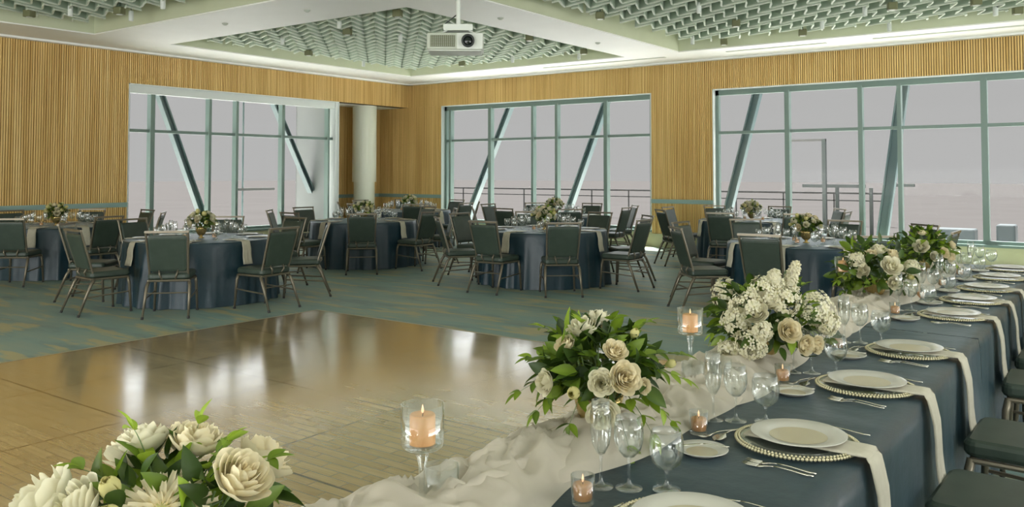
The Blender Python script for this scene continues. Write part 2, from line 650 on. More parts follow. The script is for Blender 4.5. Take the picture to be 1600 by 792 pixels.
# recess
timber_wall('wall_recess', 1, XREC, 1, [(YREC, YB, ZR, ZW), (YREC, YB, ZB, ZR - 0.09)])
struct(MB().span((XREC - 0.28, YREC, 0), (XREC + 0.03, YB, ZB)).span((XREC - 0.28, YREC, ZR - 0.09), (XREC + 0.035, YB, ZR)), 'trim_2', M['rail'])
struct(MB().span((XREC - 0.28, YREC - 0.1, 0), (XL - 0.0, YREC, ZW)), 'wall_recess_side', M['jamb'])
struct(MB().span((XREC - 0.32, YREC - 0.14, -0.2), (XL - 0.29, YREC - 0.1, H + 0.5)).span((XREC - 0.32, YREC - 0.14, -0.2), (XREC - 0.285, YB + 0.3, H + 0.5)), 'wall_facade', M['facade'])
struct(MB().span((XREC - 0.28, YREC - 0.1, ZW), (XL - 0.28, YB + 0.28, ZW + 0.3)), 'ceiling_recess', M['white'])
# back wall
timber_wall('wall_back', 0, YB, -1, [(XREC, W1[0], ZR, ZW), (XREC, W1[0], ZB, ZR - 0.09), (W1[1], W2[0], ZR, ZW), (W1[1], W2[0], ZB, ZR - 0.09),
                                     (XL + 0.0, XR, ZW, H), (W2[1], XR, ZR, ZW), (W2[1], XR, ZB, ZR - 0.09)])
b = MB()
for a0, a1 in ((XREC, W1[0]), (W1[1], W2[0]), (W2[1], XR)):
    b.span((a0, YB - 0.04, 0), (a1, YB + 0.28, ZB))
struct(b, 'baseboard_back', M['cream'])
b = MB()
for a0, a1 in ((XREC, W1[0]), (W1[1], W2[0]), (W2[1], XR)):
    b.span((a0, YB - 0.035, ZR - 0.09), (a1, YB + 0.28, ZR))
struct(b, 'trim_3', M['rail'])
b = MB()
for a0, a1 in (W1, W2):
    b.span((a0, YB, 0), (a1, YB + 0.28, ZS))
struct(b, 'wall_back_sill', M['cream'])
# unseen walls behind the camera, each with a wide window opening
b = MB()
b.span((XL, YS - 0.3, 0), (XR, YS, 0.5)).span((XL, YS - 0.3, 3.45), (XR, YS, H)).span((XL, YS - 0.3, 0.5), (-13.2, YS, 3.45)).span((1.2, YS - 0.3, 0.5), (XR, YS, 3.45))
struct(b, 'wall_front', M['white'])
b = MB()
b.span((XR, YS, 0), (XR + 0.3, YB, 0.5)).span((XR, YS, 3.45), (XR + 0.3, YB, H)).span((XR, YS, 0.5), (XR + 0.3, -1.2, 3.45)).span((XR, 13.2, 0.5), (XR + 0.3, YB, 3.45))
struct(b, 'wall_right', M['white'])

# pale column standing in the recess
colm = MB()
cx, cy = -16.08, 15.42
colm.lathe([(0.27, 0), (0.27, 1.36)], 40, (cx, cy, 0))
colm.lathe([(0.31, 1.36), (0.31, ZW)], 40, (cx, cy, 0), True, True)
struct(colm, 'column', M['column'], smooth=False)

# ------------------------------------------------------------------ windows
def window(name, axis, a0, a1, plane, sign, mull, thick, header, zt=2.427):
    """axis 0: along X in the back wall; axis 1: along Y in the left wall"""
    root = empty(name)
    root['kind'] = 'structure'
    g0 = plane - sign * 0.14                     # glass plane

    def bx(mb, u0, u1, d0, d1, z0, z1):
        if axis == 0:
            mb.span((u0, d0, z0), (u1, d1, z1))
        else:
            mb.span((d0, u0, z0), (d1, u1, z1))
        return mb
    # lining of the opening
    b = MB()
    ln = 0.02
    bx(b, a0, a0 + ln, plane + sign * 0.024, plane - sign * 0.28, ZS, ZW)
    bx(b, a1 - ln, a1, plane + sign * 0.024, plane - sign * 0.28, ZS, ZW)
    bx(b, a0, a1, plane + sign * 0.024, plane - sign * 0.28, ZW - ln, ZW)
    b.build('window_lining', M['jamb'], root)
    b = MB()
    bx(b, a0, a1, plane + sign * 0.03, plane - sign * 0.28, ZS - 0.03, ZS + 0.012)
    b.build('window_sill', M['frame'], root)
    b = MB()
    if header:
        bx(b, a0 + ln, a1 - ln, plane - sign * 0.02, plane - sign * 0.10, ZW - 0.18, ZW - ln)
        b.build('blind_cassette', M['jamb'], root)
    else:
        bx(b, a0 + ln, a1 - ln, plane - sign * 0.09, plane - sign * 0.19, ZW - 0.13, ZW - ln)
        b.build('head_frame', M['frame'], root)
    fr = MB()
    d0, d1 = g0 + sign * 0.05, g0 - sign * 0.05
    bx(fr, a0 + ln, a0 + 0.09, d0, d1, ZS + 0.012, ZW - ln)
    bx(fr, a1 - 0.09, a1 - ln, d0, d1, ZS + 0.012, ZW - ln)
    bx(fr, a0, a1, d0, d1, ZS + 0.012, ZS + 0.07)
    fr.build('window_frame', M['frame'], root)
    for m_, t_ in zip(mull, thick):
        b = MB()
        bx(b, m_ - t_ / 2, m_ + t_ / 2, g0 + sign * 0.09, g0 - sign * 0.05, ZS + 0.07, ZW - 0.1)
        b.build('mullion', M['frame'], root)
    b = MB()
    bx(b, a0 + 0.09, a1 - 0.09, g0 + sign * 0.045, g0 - sign * 0.045, zt - 0.03, zt + 0.03)
    b.build('transom', M['frame'], root)
    cuts = [a0 + 0.09] + list(mull) + [a1 - 0.09]
    for u0, u1 in zip(cuts[:-1], cuts[1:]):
        b = MB()
        bx(b, u0, u1, g0 - sign * 0.004, g0 - sign * 0.008, ZS + 0.05, ZW - 0.06)
        b.build('pane', M['pane'], root)
    return root


window('window_1', 1, WA[0], WA[1], XL, 1, (9.27, 10.57, 11.24, 12.48, 13.84), (0.09, 0.06, 0.06, 0.08, 0.05), True)
window('window_2', 0, W1[0], W1[1], YB, -1, (-14.20, -12.90, -11.60, -10.91, -9.58), (0.06, 0.09, 0.06, 0.07, 0.09), False)
window('window_3', 0, W2[0], W2[1], YB, -1, (-5.46, -4.08, -3.40, -2.03), (0.09, 0.08, 0.07, 0.10), False)

# ------------------------------------------------------------------ ceiling
COFF = [(-14.25, -8.28, 1.0, 7.34), (-14.25, -8.28, 8.74, 15.2), (-7.1, -0.5, 8.74, 15.2), (-7.1, -0.5, 1.0, 7.34)]
CT = 4.55
b = MB()
xs = [XL - 0.28, -14.25, -8.28, -7.1, -0.5, XR + 0.3]
ys = [YS - 0.3, 1.0, 7.34, 8.74, 15.2, YB + 0.28]
for i in range(5):
    for j in range(5):
        if i in (1, 3) and j in (1, 3):
            continue
        b.span((xs[i], ys[j], H), (xs[i + 1], ys[j + 1], CT))
struct(b, 'ceiling', M['white'])
struct(MB().span((XREC - 0.3, YS - 0.3, CT), (XR + 0.3, YB + 0.3, CT + 0.2)), 'ceiling_coffer_top', M['coffer'])
for k, (x0, x1, y0, y1) in enumerate(COFF):
    b = MB()
    b.span((x0, y0, H + 0.02), (x0 + 0.015, y1, CT)).span((x1 - 0.015, y0, H + 0.02), (x1, y1, CT)).span((x0, y0, H + 0.02), (x1, y0 + 0.015, CT)).span((x0, y1 - 0.015, H + 0.02), (x1, y1, CT))
    struct(b, 'ceiling_coffer_side', M['coffer'])
# stepped white cornice and thin slot diffusers along both timber walls
b = MB()
b.span((XL + 0.022, YS, H - 0.035), (XL + 0.16, YB - 0.02, H)).span((XL, YB - 0.16, H - 0.035), (XR, YB - 0.022, H))
struct(b, 'trim_4', M['white'])
for k, (x0, x1) in enumerate(((-10.6, -7.6), (-6.3, -4.4), (-3.6, -0.4))):
    o = MB().span((x0, 15.62, H - 0.012), (x1, 15.70, H - 0.0005)).build('slot_diffuser', M['proj'])
    tag(o, 'thin grey slot diffuser in the white ceiling border %s' % ('above the middle window', 'above the timber between two windows', 'above the right window')[k], 'air vent', 'slot diffusers over the back wall')


def lattice(x0, x1, y0, y1, z0=4.07, hh=0.17, lam=0.38, amp=0.20, pitch=0.40, th=0.016, ins=0.38):
    """wavy felt fins hung side by side, waves in step, running along the room's diagonal"""
    mb = MB()
    eb = MB()
    v = Vector((math.cos(PI / 4), math.sin(PI / 4)))
    u = Vector((-math.sin(PI / 4), math.cos(PI / 4)))
    cxy = Vector(((x0 + x1) / 2, (y0 + y1) / 2))
    L = 5.2
    per = 12
    ns = int(2 * L / lam)
    prof = []
    for k in range(per):
        t = k / per
        tri = 1 - 4 * abs(t - 0.5)
        sn = -math.cos(2 * PI * t)
        prof.append(0.55 * tri + 0.45 * sn)
    for r in range(-int(L / pitch) - 1, int(L / pitch) + 2):
        run = []
        for s in range(ns * per + 1):
            a = -L + s * lam / per
            p = cxy + v * a + u * (r * pitch + amp * prof[s % per])
            ok = x0 + ins < p.x < x1 - ins and y0 + ins < p.y < y1 - ins
            if ok:
                run.append(p)
            if (not ok or s == ns * per) and run:
                if len(run) > per // 2:
                    rings = []
                    for i, q in enumerate(run):
                        d = (run[min(i + 1, len(run) - 1)] - run[max(i - 1, 0)]).normalized()
                        nrm = Vector((-d.y, d.x)) * th / 2
                        rings.append([(q.x + nrm.x, q.y + nrm.y, z0), (q.x + nrm.x, q.y + nrm.y, z0 + hh), (q.x - nrm.x, q.y - nrm.y, z0 + hh), (q.x - nrm.x, q.y - nrm.y, z0)])
                    mb.rings(rings, True, True)
                    eb.rings([[(c_[0][0], c_[0][1], z0), (c_[3][0], c_[3][1], z0), (c_[3][0] * 1.35 - c_[0][0] * 0.35, c_[3][1] * 1.35 - c_[0][1] * 0.35, z0 - 0.022), (c_[0][0] * 1.35 - c_[3][0] * 0.35, c_[0][1] * 1.35 - c_[3][1] * 0.35, z0 - 0.022)] for c_ in rings], True, True)
                run = []
    return mb, eb


for (x0, x1, y0, y1), nm in zip(COFF, ('left coffer nearest the viewer', 'middle coffer behind the projector', 'right coffer over the right window', 'coffer')):
    if nm == 'coffer':
        continue
    o = empty('acoustic_ceiling_baffle', ((x0 + x1) / 2, (y0 + y1) / 2, 4.24))
    tag(o, 'pale green wavy felt baffles hanging in the %s' % nm, 'ceiling baffle', 'wavy felt ceiling baffles')
    for c, n_, m_ in zip(lattice(x0, x1, y0, y1), ('wavy_fins', 'lit_fin_edges'), (M['baffle'], M['lit_edge'])):  # bottom strips coloured lighter to imitate caught light
        c = c.build(n_, m_, o)
        c.location = (-o.location.x, -o.location.y, -o.location.z)
    rods = MB()
    for i in range(4):
        for j in range(4):
            rods.tube([(-2.1 + 1.4 * i, -2.1 + 1.4 * j, -0.02), (-2.1 + 1.4 * i, -2.1 + 1.4 * j, CT - 4.24)], 0.006, 5)
    rods.build('hanging_rods', M['frame'], o)


# small lamps and sprinklers among the baffles
def box_lamp():
    o = empty('box_spotlight')
    MB().rbox((0, 0, 0.055), (0.13, 0.13, 0.11), 0.015).build('lamp_housing', M['olive'], o)
    MB().lathe([(0.045, -0.003), (0.045, 0.003)], 16, (0, 0, 0), True, True).build('lamp_lens', M['projw'], o)
    MB().tube([(0, 0, 0.11), (0, 0, 0.60)], 0.01, 6).build('stem', M['frame'], o)
    return o


def rod_lamp():
    o = empty('cylinder_spotlight')
    MB().lathe([(0.03, 0), (0.036, 0.01), (0.036, 0.15), (0.03, 0.16)], 14, (0, 0, 0), True, True).build('lamp_housing', M['projw'], o)
    MB().tube([(0, 0, 0.16), (0, 0, 0.60)], 0.008, 6).build('stem', M['frame'], o)
    return o


BL, RL = box_lamp(), rod_lamp()
BL['category'] = RL['category'] = 'ceiling lamp'
L2 = [(-10.76, 9.9, 'b'), (-13.3, 11.2, 'b'), (-12.48, 9.9, 'r'), (-10.3, 9.3, 'r'), (-8.9, 9.2, 'b'), (-10.49, 10.92, 'r'), (-11.86, 14.3, 'b'), (-8.61, 12.27, 'b'),
      (-10.55, 14.4, 'r'), (-9.14, 14.8, 'r'), (-8.72, 14.3, 'b'), (-13.6, 13.0, 'r')]
L3 = [(-6.52, 11.18, 'b'), (-6.4, 14.3, 'r'), (-6.0, 14.8, 'b'), (-5.06, 11.54, 'r'), (-5.08, 13.04, 'b'), (-4.5, 14.6, 'b'), (-3.15, 13.22, 'r'), (-3.17, 14.9, 'r'),
      (-2.73, 13.04, 'b'), (-1.7, 13.38, 'b'), (-1.57, 14.35, 'r'), (-1.3, 14.5, 'b'), (-4.0, 14.0, 'r')]
L1 = [(-12.76, 6.2, 'r'), (-12.4, 6.95, 'r'), (-12.1, 6.6, 'b'), (-11.11, 6.7, 'r'), (-13.4, 5.9, 'b')]
for lst, nm in ((L2, 'middle'), (L3, 'right'), (L1, 'left')):
    for x, y, k in lst:
        if k == 'b':
            place(BL, (x, y, 3.955), 0.4, 'small olive box-shaped spotlight hanging among the baffles of the %s coffer' % nm, 'box spotlights in the %s coffer' % nm)
        else:
            place(RL, (x, y, 3.94), 0, 'small white cylinder spotlight hanging among the baffles of the %s coffer' % nm, 'cylinder spotlights in the %s coffer' % nm)
for k, (x, y) in enumerate(((-9.6, 8.05), (-7.7, 10.2), (-7.75, 13.2), (-11.5, 8.0))):
    o = MB().lathe([(0.05, 0.0), (0.045, -0.012), (0.02, -0.03), (0.0, -0.032)], 16, (x, y, H)).build('sprinkler_head', M['proj'])
    tag(o, 'small sprinkler head under the white beam %s' % ('above the dance floor corner', 'right of the projector', 'at its far end', 'at its left part')[k], 'sprinkler', 'sprinklers under the white beams')

# projector hanging under the white beam
pr = empty('ceiling_projector', (-6.40, 7.60, 3.12), math.radians(38))
tag(pr, 'white ceiling projector hanging on a pole below the white beam', 'projector')
MB().rbox((0, 0, 0), (0.66, 0.46, 0.20), 0.03).build('housing', M['proj'], pr, smooth=False)
MB().rbox((0.17, -0.225, 0), (0.30, 0.03, 0.19), 0.012).build('front_panel', M['projw'], pr)
MB().rbox((0, 0, -0.105), (0.62, 0.42, 0.012), 0.03).build('bottom_tray', M['projw'], pr)
b = MB()
for i in range(13):
    b.span((-0.28 + i * 0.0225, -0.240, -0.065), (-0.274 + i * 0.0225, -0.232, 0.065))
for i in range(8):
    b.span((-0.285, -0.240, -0.066 + i * 0.0185), (-0.004, -0.234, -0.062 + i * 0.0185))
b.build('vent_grille', M['olive'], pr)
ln = MB()
ringp = [(0.075, 0.0), (0.075, 0.05), (0.058, 0.055), (0.055, 0.02), (0.0, 0.02)]
ln.rings([[(0.15 + r * math.cos(2 * PI * k / 24), -0.24 - z, r * math.sin(2 * PI * k / 24)) for k in range(24)] for r, z in ringp])
lo = ln.build('lens', M['dark'], pr, smooth=True)
MB().rings([[(0.15 + r * math.cos(2 * PI * k / 20), -0.262 - z, r * math.sin(2 * PI * k / 20)) for k in range(20)] for r, z in ((0.054, 0), (0.03, 0.012), (0.001, 0.015))]).build('lens_glass', M['lens'], lo, smooth=True)
b = MB()
b.box((0.03, 0, 0.155), (0.34, 0.24, 0.02)).box((0.03, 0.1, 0.19), (0.34, 0.02, 0.06)).box((0.03, -0.1, 0.19), (0.34, 0.02, 0.06))
for sx in (-1, 1):
    for sy in (-1, 1):
        b.tube([(0.03 + sx * 0.2, sy * 0.14, 0.10), (0.03 + sx * 0.12, sy * 0.08, 0.155)], 0.012, 6)
b.build('mount_bracket', M['projw'], pr)
MB().tube([(0.03, 0, 0.16), (0.03, 0, H - 3.12)], 0.026, 12).lathe([(0.08, 0.825), (0.08, 0.84)], 16, (0.03, 0, 0), True, True).build('pole', M['projw'], pr, smooth=False)
MB().tube([(-0.1, 0.05, 0.10), (-0.14, 0.05, 0.24), (-0.06, 0.04, 0.30), (0.02, 0.03, 0.36), (0.05, 0.03, 0.5)], 0.008, 6).build('cable', M['dark'], pr, smooth=True)

# ------------------------------------------------------------------ outside the windows
def brace(name, a, b, w, label, foot=-0.2):
    mb = MB()
    a, b = Vector(a), Vector(b)
    e = b - a
    top = a - e * ((3.7 - a.z) / (a.z - b.z))
    b = a + e * ((a.z - foot) / (a.z - b.z))
    a = top
    d = (b - a).normalized()
    side = Vector((1, 0, 0)) if abs(a.y - b.y) < 1e-6 else Vector((0, 1, 0))
    nrm = Vector((0, 1, 0)) if side.x else Vector((1, 0, 0))
    # I-section brace: web and two flanges
    for off, ww, tt in ((0, w, 0.03), (w / 2, 0.03, 0.16), (-w / 2, 0.03, 0.16)):
        s2 = d.cross(nrm).normalized()
        vs = []
        for p in (a, b):
            for i, j in ((-1, -1), (1, -1), (1, 1), (-1, 1)):
                vs.append(p + s2 * (off + i * ww / 2) + nrm * (j * tt / 2))
        mb.add(vs, [(0, 1, 5, 4), (1, 2, 6, 5), (2, 3, 7, 6), (3, 0, 4, 7), (3, 2, 1, 0), (4, 5, 6, 7)])
    return tag(mb.build(name, M['brace']), label, 'steel brace', 'slanting steel braces outside the windows')


brace('steel_brace', (-16.4, 9.88, 3.17), (-16.4, 10.8, 0.89), 0.11, 'teal slanting steel brace outside the left window, its left one')
brace('steel_brace', (-16.4, 12.81, 3.19), (-16.4, 14.12, 0.79), 0.09, 'teal slanting steel brace outside the left window, its right one', 1.12)
brace('steel_brace', (-12.83, 17.4, 3.27), (-14.13, 17.4, 0.58), 0.11, 'teal slanting steel brace outside the middle window, its left one')
brace('steel_brace', (-10.08, 17.4, 3.05), (-10.93, 17.4, 0.98), 0.11, 'teal slanting steel brace outside the middle window, its right one')
brace('steel_brace', (-6.33, 17.4, 3.27), (-6.96, 17.4, 0.92), 0.14, 'teal slanting steel brace outside the right window, its left one')
brace('steel_brace', (-3.46, 17.4, 3.33), (-3.87, 17.4, 0.5), 0.17, 'teal slanting steel brace outside the right window behind the third mullion')

go = empty('gate_frame', (-7.0, 24, 0))
tag(go, 'pale tall steel frame standing on the terrace outside the right window', 'gate frame')
b = MB()
b.span((-0.9, -0.04, -0.2), (-0.84, 0.04, 2.54)).span((-0.9, -0.04, 2.48), (0.2, 0.04, 2.54))
b.build('pale_frame', M['pale_steel'], go)
MB().span((0.10, -0.06, -0.2), (0.20, 0.06, 2.54)).build('dark_post', M['awning'], go)
wo = empty('awning_frame', (-6.3, 24.5, 0))
tag(wo, 'low grey beam on two posts outside the right window', 'awning frame')
b = MB()
b.span((-1.3, -0.06, 1.18), (0.4, 0.06, 1.27))
b.build('beam', M['awning'], wo)
for x in (-0.35, 0.55):
    MB().span((x - 0.04, -0.05, -0.2), (x + 0.04, 0.05, 1.18)).build('post', M['awning'], wo)
wo2 = empty('awning_frame', (-5.0, 24.5, 0))
tag(wo2, 'short grey beam on one post outside the right window, beside the slanting brace', 'awning frame')
MB().span((-0.35, -0.06, 1.22), (0.35, 0.06, 1.30)).build('beam', M['awning'], wo2)
MB().span((-0.02, -0.04, -0.2), (0.06, 0.04, 1.22)).build('post', M['pale_steel'], wo2)


def railing(x0, x1, y, label, z=0.95):
    root = empty('terrace_railing', ((x0 + x1) / 2, y, -0.2))
    tag(root, label, 'railing', 'pale terrace railings')
    h = (x1 - x0) / 2
    b = MB()
    b.span((-h, -0.03, z + 0.12), (h, 0.03, z + 0.18)).span((-h, -0.02, z - 0.12), (h, 0.02, z - 0.08))
    b.build('handrail', M['pale_steel'], root)
    n = int((x1 - x0) / 1.6)
    b = MB()
    for k in range(n + 1):
        xx = -h + k * (2 * h) / n
        b.span((xx - 0.02, -0.02, 0), (xx + 0.02, 0.02, z + 0.12))
    b.build('posts', M['pale_steel'], root)


railing(-26.5, -14.5, 30, 'pale terrace railing outside the middle window')
railing(-13.5, -6.5, 30, 'pale terrace railing outside the right window')
for k, (x, y, w, h) in enumerate(((-3.0, 20.0, 0.75, 0.62), (-2.1, 20.3, 0.35, 0.72), (-1.2, 20.0, 0.9, 0.5), (0.2, 20.2, 0.9, 0.5))):
    o = MB().rbox((x, y, -0.2 + h / 2), (w, 0.5, h), 0.05).build('planter_box', M['planter'])
    tag(o, ('wide grey-blue planter box outside the right window, left of its last mullion', 'narrow grey-blue planter box outside the right window',
            'long low grey-blue planter box outside the right window', 'grey-blue planter box at the right edge outside the window')[k], 'planter', 'planter boxes on the terrace')
po = empty('lamp_mast', (-18.0, 12.95, -0.2))
tag(po, 'slim teal double mast outside the left window', 'mast')
for y in (-0.14, 0.14):
    MB().tube([(0, y, 0), (0, y, 3.7)], 0.022, 8).build('pole', M['brace'], po)
MB().span((-0.03, -0.03, 1.35), (0.03, 1.1, 1.41)).build('cross_arm', M['pale_steel'], po)

# ------------------------------------------------------------------ banquet chair (faces +Y)
def make_chair():
    t = empty('banquet_chair')
    t['category'] = 'chair'
    MB().rbox((0, 0.01, 0.448), (0.45, 0.45, 0.074), 0.05, 4).build('seat', M['pad'], t, smooth=False)
    # padded back between the posts
    def bp(x, s, off):
        z = 0.505 + 0.400 * s
        y = -0.198 - 0.120 * s
        return (x, y + off, z + off * 0.28)
    b = MB()
    rings = []
    for s in [0, 0.03, 0.08, 0.5, 0.92, 0.97, 1.0]:
        e = 0.010 if s in (0, 1.0) else (0.004 if s in (0.03, 0.97) else 0)
        w = 0.188 + 0.014 * s - e
        d = 0.022 - e
        rings.append([bp(-w, s, d * 0.55), bp(-w * 0.93, s, d), bp(0, s, d * 1.1), bp(w * 0.93, s, d), bp(w, s, d * 0.55), bp(w, s, -d * 0.5), bp(w * 0.9, s, -d * 0.7), bp(-w * 0.9, s, -d * 0.7), bp(-w, s, -d * 0.5)])
    b.rings(rings, True, True)
    b.build('backrest', M['pad'], t)
    b = MB()
    for sx in (-1, 1):
        b.tube([(sx * 0.205, -0.175, 0.425), (sx * 0.203, -0.195, 0.50), (sx * 0.212, -0.265, 0.73), (sx * 0.220, -0.330, 0.945)], 0.0125, 8)
    b.box((0, -0.332, 0.950), (0.462, 0.028, 0.024))
    b.tube([(-0.20, -0.207, 0.53), (0.20, -0.207, 0.53)], 0.010, 6)
    b.build('back_frame', M['bronze'], t, smooth=False)
    for sx in (-1, 1):
        b = MB()
        b.tube([(sx * 0.10, -0.207, 0.52), (sx * 0.09, -0.235, 0.47), (sx * 0.07, -0.20, 0.415), (sx * 0.07, -0.12, 0.405)], 0.011, 6)
        b.build('back_bracket', M['bronze'], t, smooth=True)
    b = MB()
    c = [(-0.21, -0.20), (0.21, -0.20), (0.215, 0.20), (-0.215, 0.20)]
    for i in range(4):
        p, q = c[i], c[(i + 1) % 4]
        b.tube([(p[0], p[1], 0.400), (q[0], q[1], 0.400)], 0.013, 8)
    b.build('seat_frame', M['bronze'], t)
    for sx in (-1, 1):
        l = MB().tube([(sx * 0.21, -0.17, 0.405), (sx * 0.225, -0.215, 0.34), (sx * 0.238, -0.345, 0.02)], [0.019, 0.018, 0.013], 8).build('leg', M['bronze'], t, smooth=True)
        MB().tube([(sx * 0.2378, -0.343, 0.026), (sx * 0.239, -0.352, 0.0)], 0.015, 8).build('foot_cap', M['foot'], l)
        l = MB().tube([(sx * 0.21, 0.20, 0.405), (sx * 0.222, 0.215, 0.34), (sx * 0.235, 0.235, 0.02)], [0.019, 0.018, 0.013], 8).build('leg', M['bronze'], t, smooth=True)
        MB().tube([(sx * 0.2348, 0.234, 0.026), (sx * 0.2355, 0.236, 0.0)], 0.015, 8).build('foot_cap', M['foot'], l)
        MB().tube([(sx * 0.236, -0.27, 0.205), (sx * 0.229, 0.225, 0.235)], 0.009, 6).build('stretcher', M['bronze'], t)
    MB().tube([(-0.228, -0.245, 0.27), (0.228, -0.245, 0.27)], 0.008, 6).build('stretcher', M['bronze'], t)
    return t


CH = make_chair()

# ------------------------------------------------------------------ table things
def napkin_mesh(drop, flat, w=0.125):
    """strip lying inward from the edge (local +X is outward), then hanging; origin at table top under its inner end"""
    mb = MB()
    prof = [(0, 0.003), (flat * 0.5, 0.003), (flat - 0.02, 0.003), (flat + 0.004, 0.001), (flat + 0.02, -0.012), (flat + 0.027, -0.04)]
    for k in range(1, 7):
        prof.append((flat + 0.03 + 0.006 * k + 0.004 * math.sin(k * 1.3), -0.04 - (drop - 0.04) * k / 6))
    rings = []
    for i, (x, z) in enumerate(prof):
        h = max(0, i - 5) / 6
        ww = w / 2 * (0.92 + 0.16 * h)
        f = 0.006 * h
        rings.append([(x + f * math.sin(k * 2.2) + 0.0, ww * (k / 4 - 1) , z + (0.001 if i < 4 else 0)) for k in range(9)] + [(x - (0.006 if i > 3 else 0), ww * (1 - k / 4), z + (0.007 if i <= 3 else 0.0)) for k in range(9)])
    mb.rings(rings, True, True)
    return mb


def stem_glass(name, bowl, stem_h, r_foot, cat_label=None):
    prof = [(0.0, 0.0), (r_foot, 0.001), (r_foot, 0.004), (r_foot * 0.4, 0.008), (0.006, 0.016), (0.0038, 0.03), (0.0038, stem_h - 0.006), (0.007, stem_h)]
    o = empty(name)
    o['category'] = 'glass'
    MB().lathe(prof, 20).build('stem', M['glass'], o, smooth=True)
    MB().lathe([(0.002, stem_h)] + [(r, stem_h + z) for r, z in bowl], 24).build('bowl', M['glass'], o, smooth=True)
    return o


def flute():
    return stem_glass('champagne_flute', [(0.012, 0.006), (0.024, 0.03), (0.029, 0.07), (0.028, 0.11), (0.024, 0.145), (0.023, 0.145), (0.0275, 0.108), (0.0283, 0.07), (0.023, 0.031), (0.011, 0.008), (0.001, 0.006)], 0.085, 0.033)


def wine():
    return stem_glass('wine_glass', [(0.016, 0.004), (0.032, 0.022), (0.040, 0.05), (0.039, 0.08), (0.034, 0.108), (0.033, 0.108), (0.0382, 0.08), (0.0392, 0.05), (0.031, 0.023), (0.015, 0.006), (0.001, 0.004)], 0.082, 0.036)


def goblet():
    return stem_glass('water_goblet', [(0.018, 0.004), (0.038, 0.022), (0.046, 0.052), (0.045, 0.08), (0.039, 0.105), (0.038, 0.105), (0.0442, 0.08), (0.0452, 0.052), (0.037, 0.024), (0.017, 0.006), (0.001, 0.004)], 0.052, 0.037)


FL, WG, GO = flute(), wine(), goblet()


def plate_mesh(r, h, depth=0.6):
    return MB().lathe([(0, 0.002), (r * 0.6, 0.001), (r * 0.62, 0.0), (r * 0.66, 0.003), (r * 0.99, h - 0.002), (r, h), (r * 0.985, h + 0.001), (r * 0.68, 0.007), (r * 0.62, 0.005), (0, 0.0045)], 48)


def dinner_plate(r):
    o = empty('dinner_plate')
    o['category'] = 'plate'
    plate_mesh(r, 0.016).build('plate_body', M['china'], o, smooth=True)
    MB().lathe([(r * 0.60, 0.0058), (0.0, 0.0058)], 40).build('well_reflection_disc', M['well_reflection'], o, smooth=True)  # disc that carries the painted reflection
    return o


DP = dinner_plate(0.143)
BP_ = dinner_plate(0.078)
BP_.name = 'bread_plate'
ch = empty('charger_plate')
ch['category'] = 'charger plate'
plate_mesh(0.172, 0.014).build('glass_plate', M['charger'], ch, smooth=True)
b = MB()
for k in range(96):
    a = 2 * PI * k / 96
    b.lathe([(0.0001, -0.0058), (0.0042, -0.0036), (0.0058, 0.0), (0.0042, 0.0036), (0.0001, 0.0058)], 7, (0.181 * math.cos(a), 0.181 * math.sin(a), 0.013))
    a += PI / 96
    b.lathe([(0.0001, -0.0045), (0.0032, -0.0028), (0.0045, 0.0), (0.0032, 0.0028), (0.0001, 0.0045)], 6, (0.172 * math.cos(a), 0.172 * math.sin(a), 0.017))
b.build('beaded_rim', M['bead'], ch, smooth=True)


